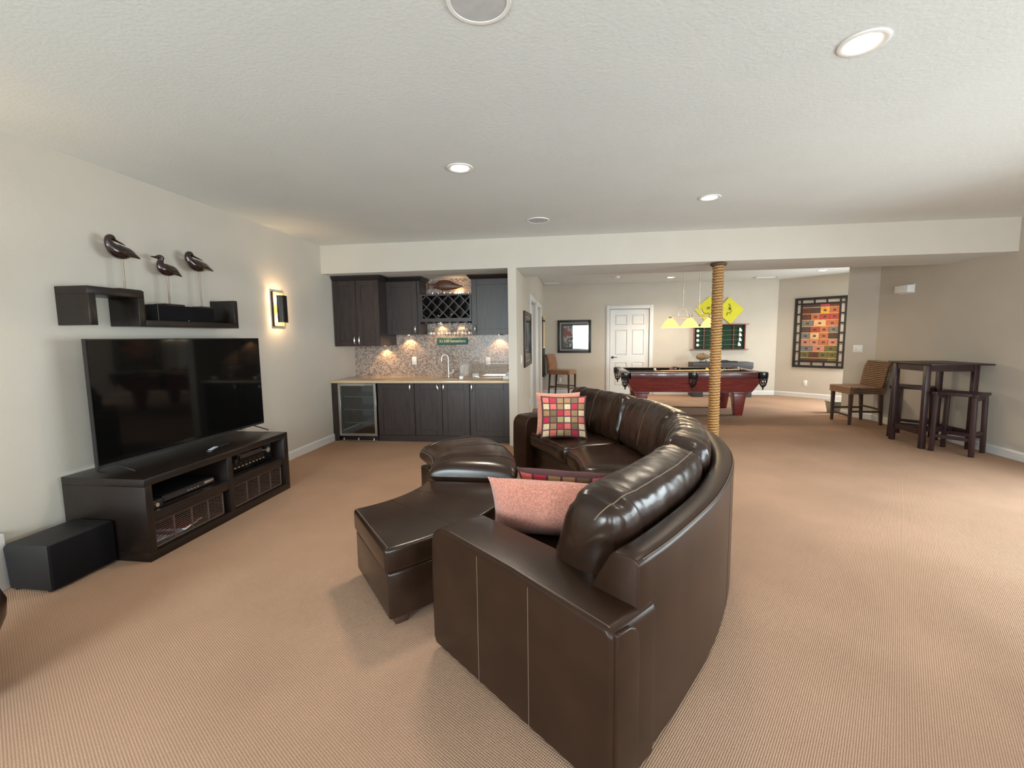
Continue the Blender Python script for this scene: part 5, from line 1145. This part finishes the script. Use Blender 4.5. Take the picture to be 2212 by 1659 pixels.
# curved back: gentle barrel toward the wall, rolled top
def backpt(u, z, off=0.0):
    y = cy0_ + .01 + (cy1_ - cy0_ - .02) * u; lean = (z - cs) / .42
    return Vector((cx1_ - .075 + 0.075 * lean - 0.02 * math.cos(PI * (u - .5)) + off + (0.055 * max(0, lean - .75) * 3 if lean > .75 else 0), y, z))
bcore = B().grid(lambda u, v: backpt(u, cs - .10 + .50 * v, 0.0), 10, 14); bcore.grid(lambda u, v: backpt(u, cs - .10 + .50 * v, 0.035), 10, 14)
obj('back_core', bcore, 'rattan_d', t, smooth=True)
for k in range(18):
    z = cs - .09 + k * .0285; obj('back_weave', B().tube([backpt(i / 8, z, -.004) for i in range(9)] + [backpt(1, z, .04), backpt(.5, z, .046), backpt(0, z, .04)], 0.0138, 7, closed=True), 'rattan', t, smooth=True)
for x, y, sl in ((cx0_ + .035, cy0_ + .035, 0), (cx0_ + .035, cy1_ - .035, 0), (cx1_ - .075, cy0_ + .035, .025), (cx1_ - .075, cy1_ - .035, .025)):
    obj('leg', B().hexa([(x + sl - .017, y - .017, 0), (x + sl + .017, y - .017, 0), (x + sl + .017, y + .017, 0), (x + sl - .017, y + .017, 0)], [(x - .024, y - .024, cs - .10), (x + .024, y - .024, cs - .10), (x + .024, y + .024, cs - .10), (x - .024, y + .024, cs - .10)]), 'legwood', t)
for y in (cy0_ + .035, cy1_ - .035): obj('stretcher', B().box(cx0_ + .035, cx1_ - .06, y - .01, y + .01, 0.20, 0.228), 'legwood', t)
obj('stretcher', B().box(cx0_ + .025, cx0_ + .045, cy0_ + .035, cy1_ - .035, 0.13, 0.158), 'legwood', t); obj('stretcher', B().box(cx1_ - .07, cx1_ - .05, cy0_ + .035, cy1_ - .035, 0.235, 0.26), 'legwood', t)
# pub table
t = thing('pub_table', 'tall dark red-brown square pub table at the right wall', 'table', (4.66, 6.5, 0))
tz = 1.075
obj('table_top', B().box(4.315, 5.0, 6.09, 6.86, tz - .018, tz), 'pubwood', t, bevel=0.004)
LX, LYs = (4.375, 4.905), (6.235, 6.775); lw = .028
for x in LX:
    for y in LYs: obj('leg', B().box(x - lw, x + lw, y - lw, y + lw, 0, tz - .018), 'pubwood', t, bevel=0.003)
for y in LYs: obj('apron', B().box(LX[0] + lw, LX[1] - lw, y - .012, y + .012, tz - .10, tz - .018), 'pubwood', t)
for x in LX: obj('apron', B().box(x - .012, x + .012, LYs[0] + lw, LYs[1] - lw, tz - .10, tz - .018), 'pubwood', t)
obj('stretcher', B().box(LX[0] - .01, LX[0] + .012, LYs[0] + lw, LYs[1] - lw, 0.17, 0.235), 'pubwood', t); obj('stretcher', B().box(LX[1] - .01, LX[1] + .012, LYs[0] + lw, LYs[1] - lw, 0.17, 0.235), 'pubwood', t)
obj('stretcher', B().box(LX[0] + .012, LX[1] - .01, 6.49, 6.52, 0.17, 0.235), 'pubwood', t)
def stool(cx, cy_, rz, label, hh=0.735):
    t = thing('backless_stool', label, 'stool', (cx, cy_, 0), rz, 'slatted pub stools')
    a = 0.178; l = 0.023
    for x in (-a, a):
        for y in (-a, a): obj('leg', B().hexa([(x * 1.02 - l, y * 1.02 - l, 0), (x * 1.02 + l, y * 1.02 - l, 0), (x * 1.02 + l, y * 1.02 + l, 0), (x * 1.02 - l, y * 1.02 + l, 0)], [(x * .95 - l, y * .95 - l, hh - .035), (x * .95 + l, y * .95 - l, hh - .035), (x * .95 + l, y * .95 + l, hh - .035), (x * .95 - l, y * .95 + l, hh - .035)]), 'pubwood', t, bevel=0.003, world=False)
    for y in (-a, a): obj('seat_rail', B().box(-a - .03, a + .03, y - .026 if y > 0 else y - .03, y + .03 if y > 0 else y + .026, hh - .035, hh), 'pubwood', t, bevel=0.004, world=False)
    for x in (-a - .005, a - .035): obj('seat_rail', B().box(x, x + .04, -a + .026, a - .026, hh - .035, hh), 'pubwood', t, bevel=0.004, world=False)
    for k in range(7): x = -a + .055 + k * .044; obj('seat_slat', B().box(x, x + .028, -a + .026, a - .026, hh - .025, hh - .003), 'pubwood', t, bevel=0.003, world=False)
    for y in (-a, a): obj('stretcher', B().box(-a, a, y - .01, y + .01, 0.235, 0.275), 'pubwood', t, world=False)
    for x in (-a, a): obj('stretcher', B().box(x - .01, x + .01, -a, a, 0.175, 0.215), 'pubwood', t, world=False)
    for y in (-a, a): obj('under_rail', B().box(-a * .95, a * .95, y * .95 - .009, y * .95 + .009, hh - .085, hh - .035), 'pubwood', t, world=False)
stool(4.665, 6.095, 0.645, 'dark slatted stool turned cornerwise in front of the pub table', 0.735)
stool(4.72, 6.96, 0.74, 'dark slatted stool tucked behind the pub table', 0.72)
t = thing('grey_planter', 'small grey square pot on the floor by the angled wall end', 'planter', (4.815, 9.0, 0))
obj('pot', B().hexa([(4.735, 8.93, 0), (4.895, 8.93, 0), (4.895, 9.09, 0), (4.735, 9.09, 0)], [(4.710, 8.905, .19), (4.920, 8.905, .19), (4.920, 9.115, .19), (4.710, 9.115, .19)]), 'greypot', t, bevel=0.006); obj('rim', B().box(4.703, 4.927, 8.898, 9.122, .19, .215), 'greypot', t, bevel=0.006)
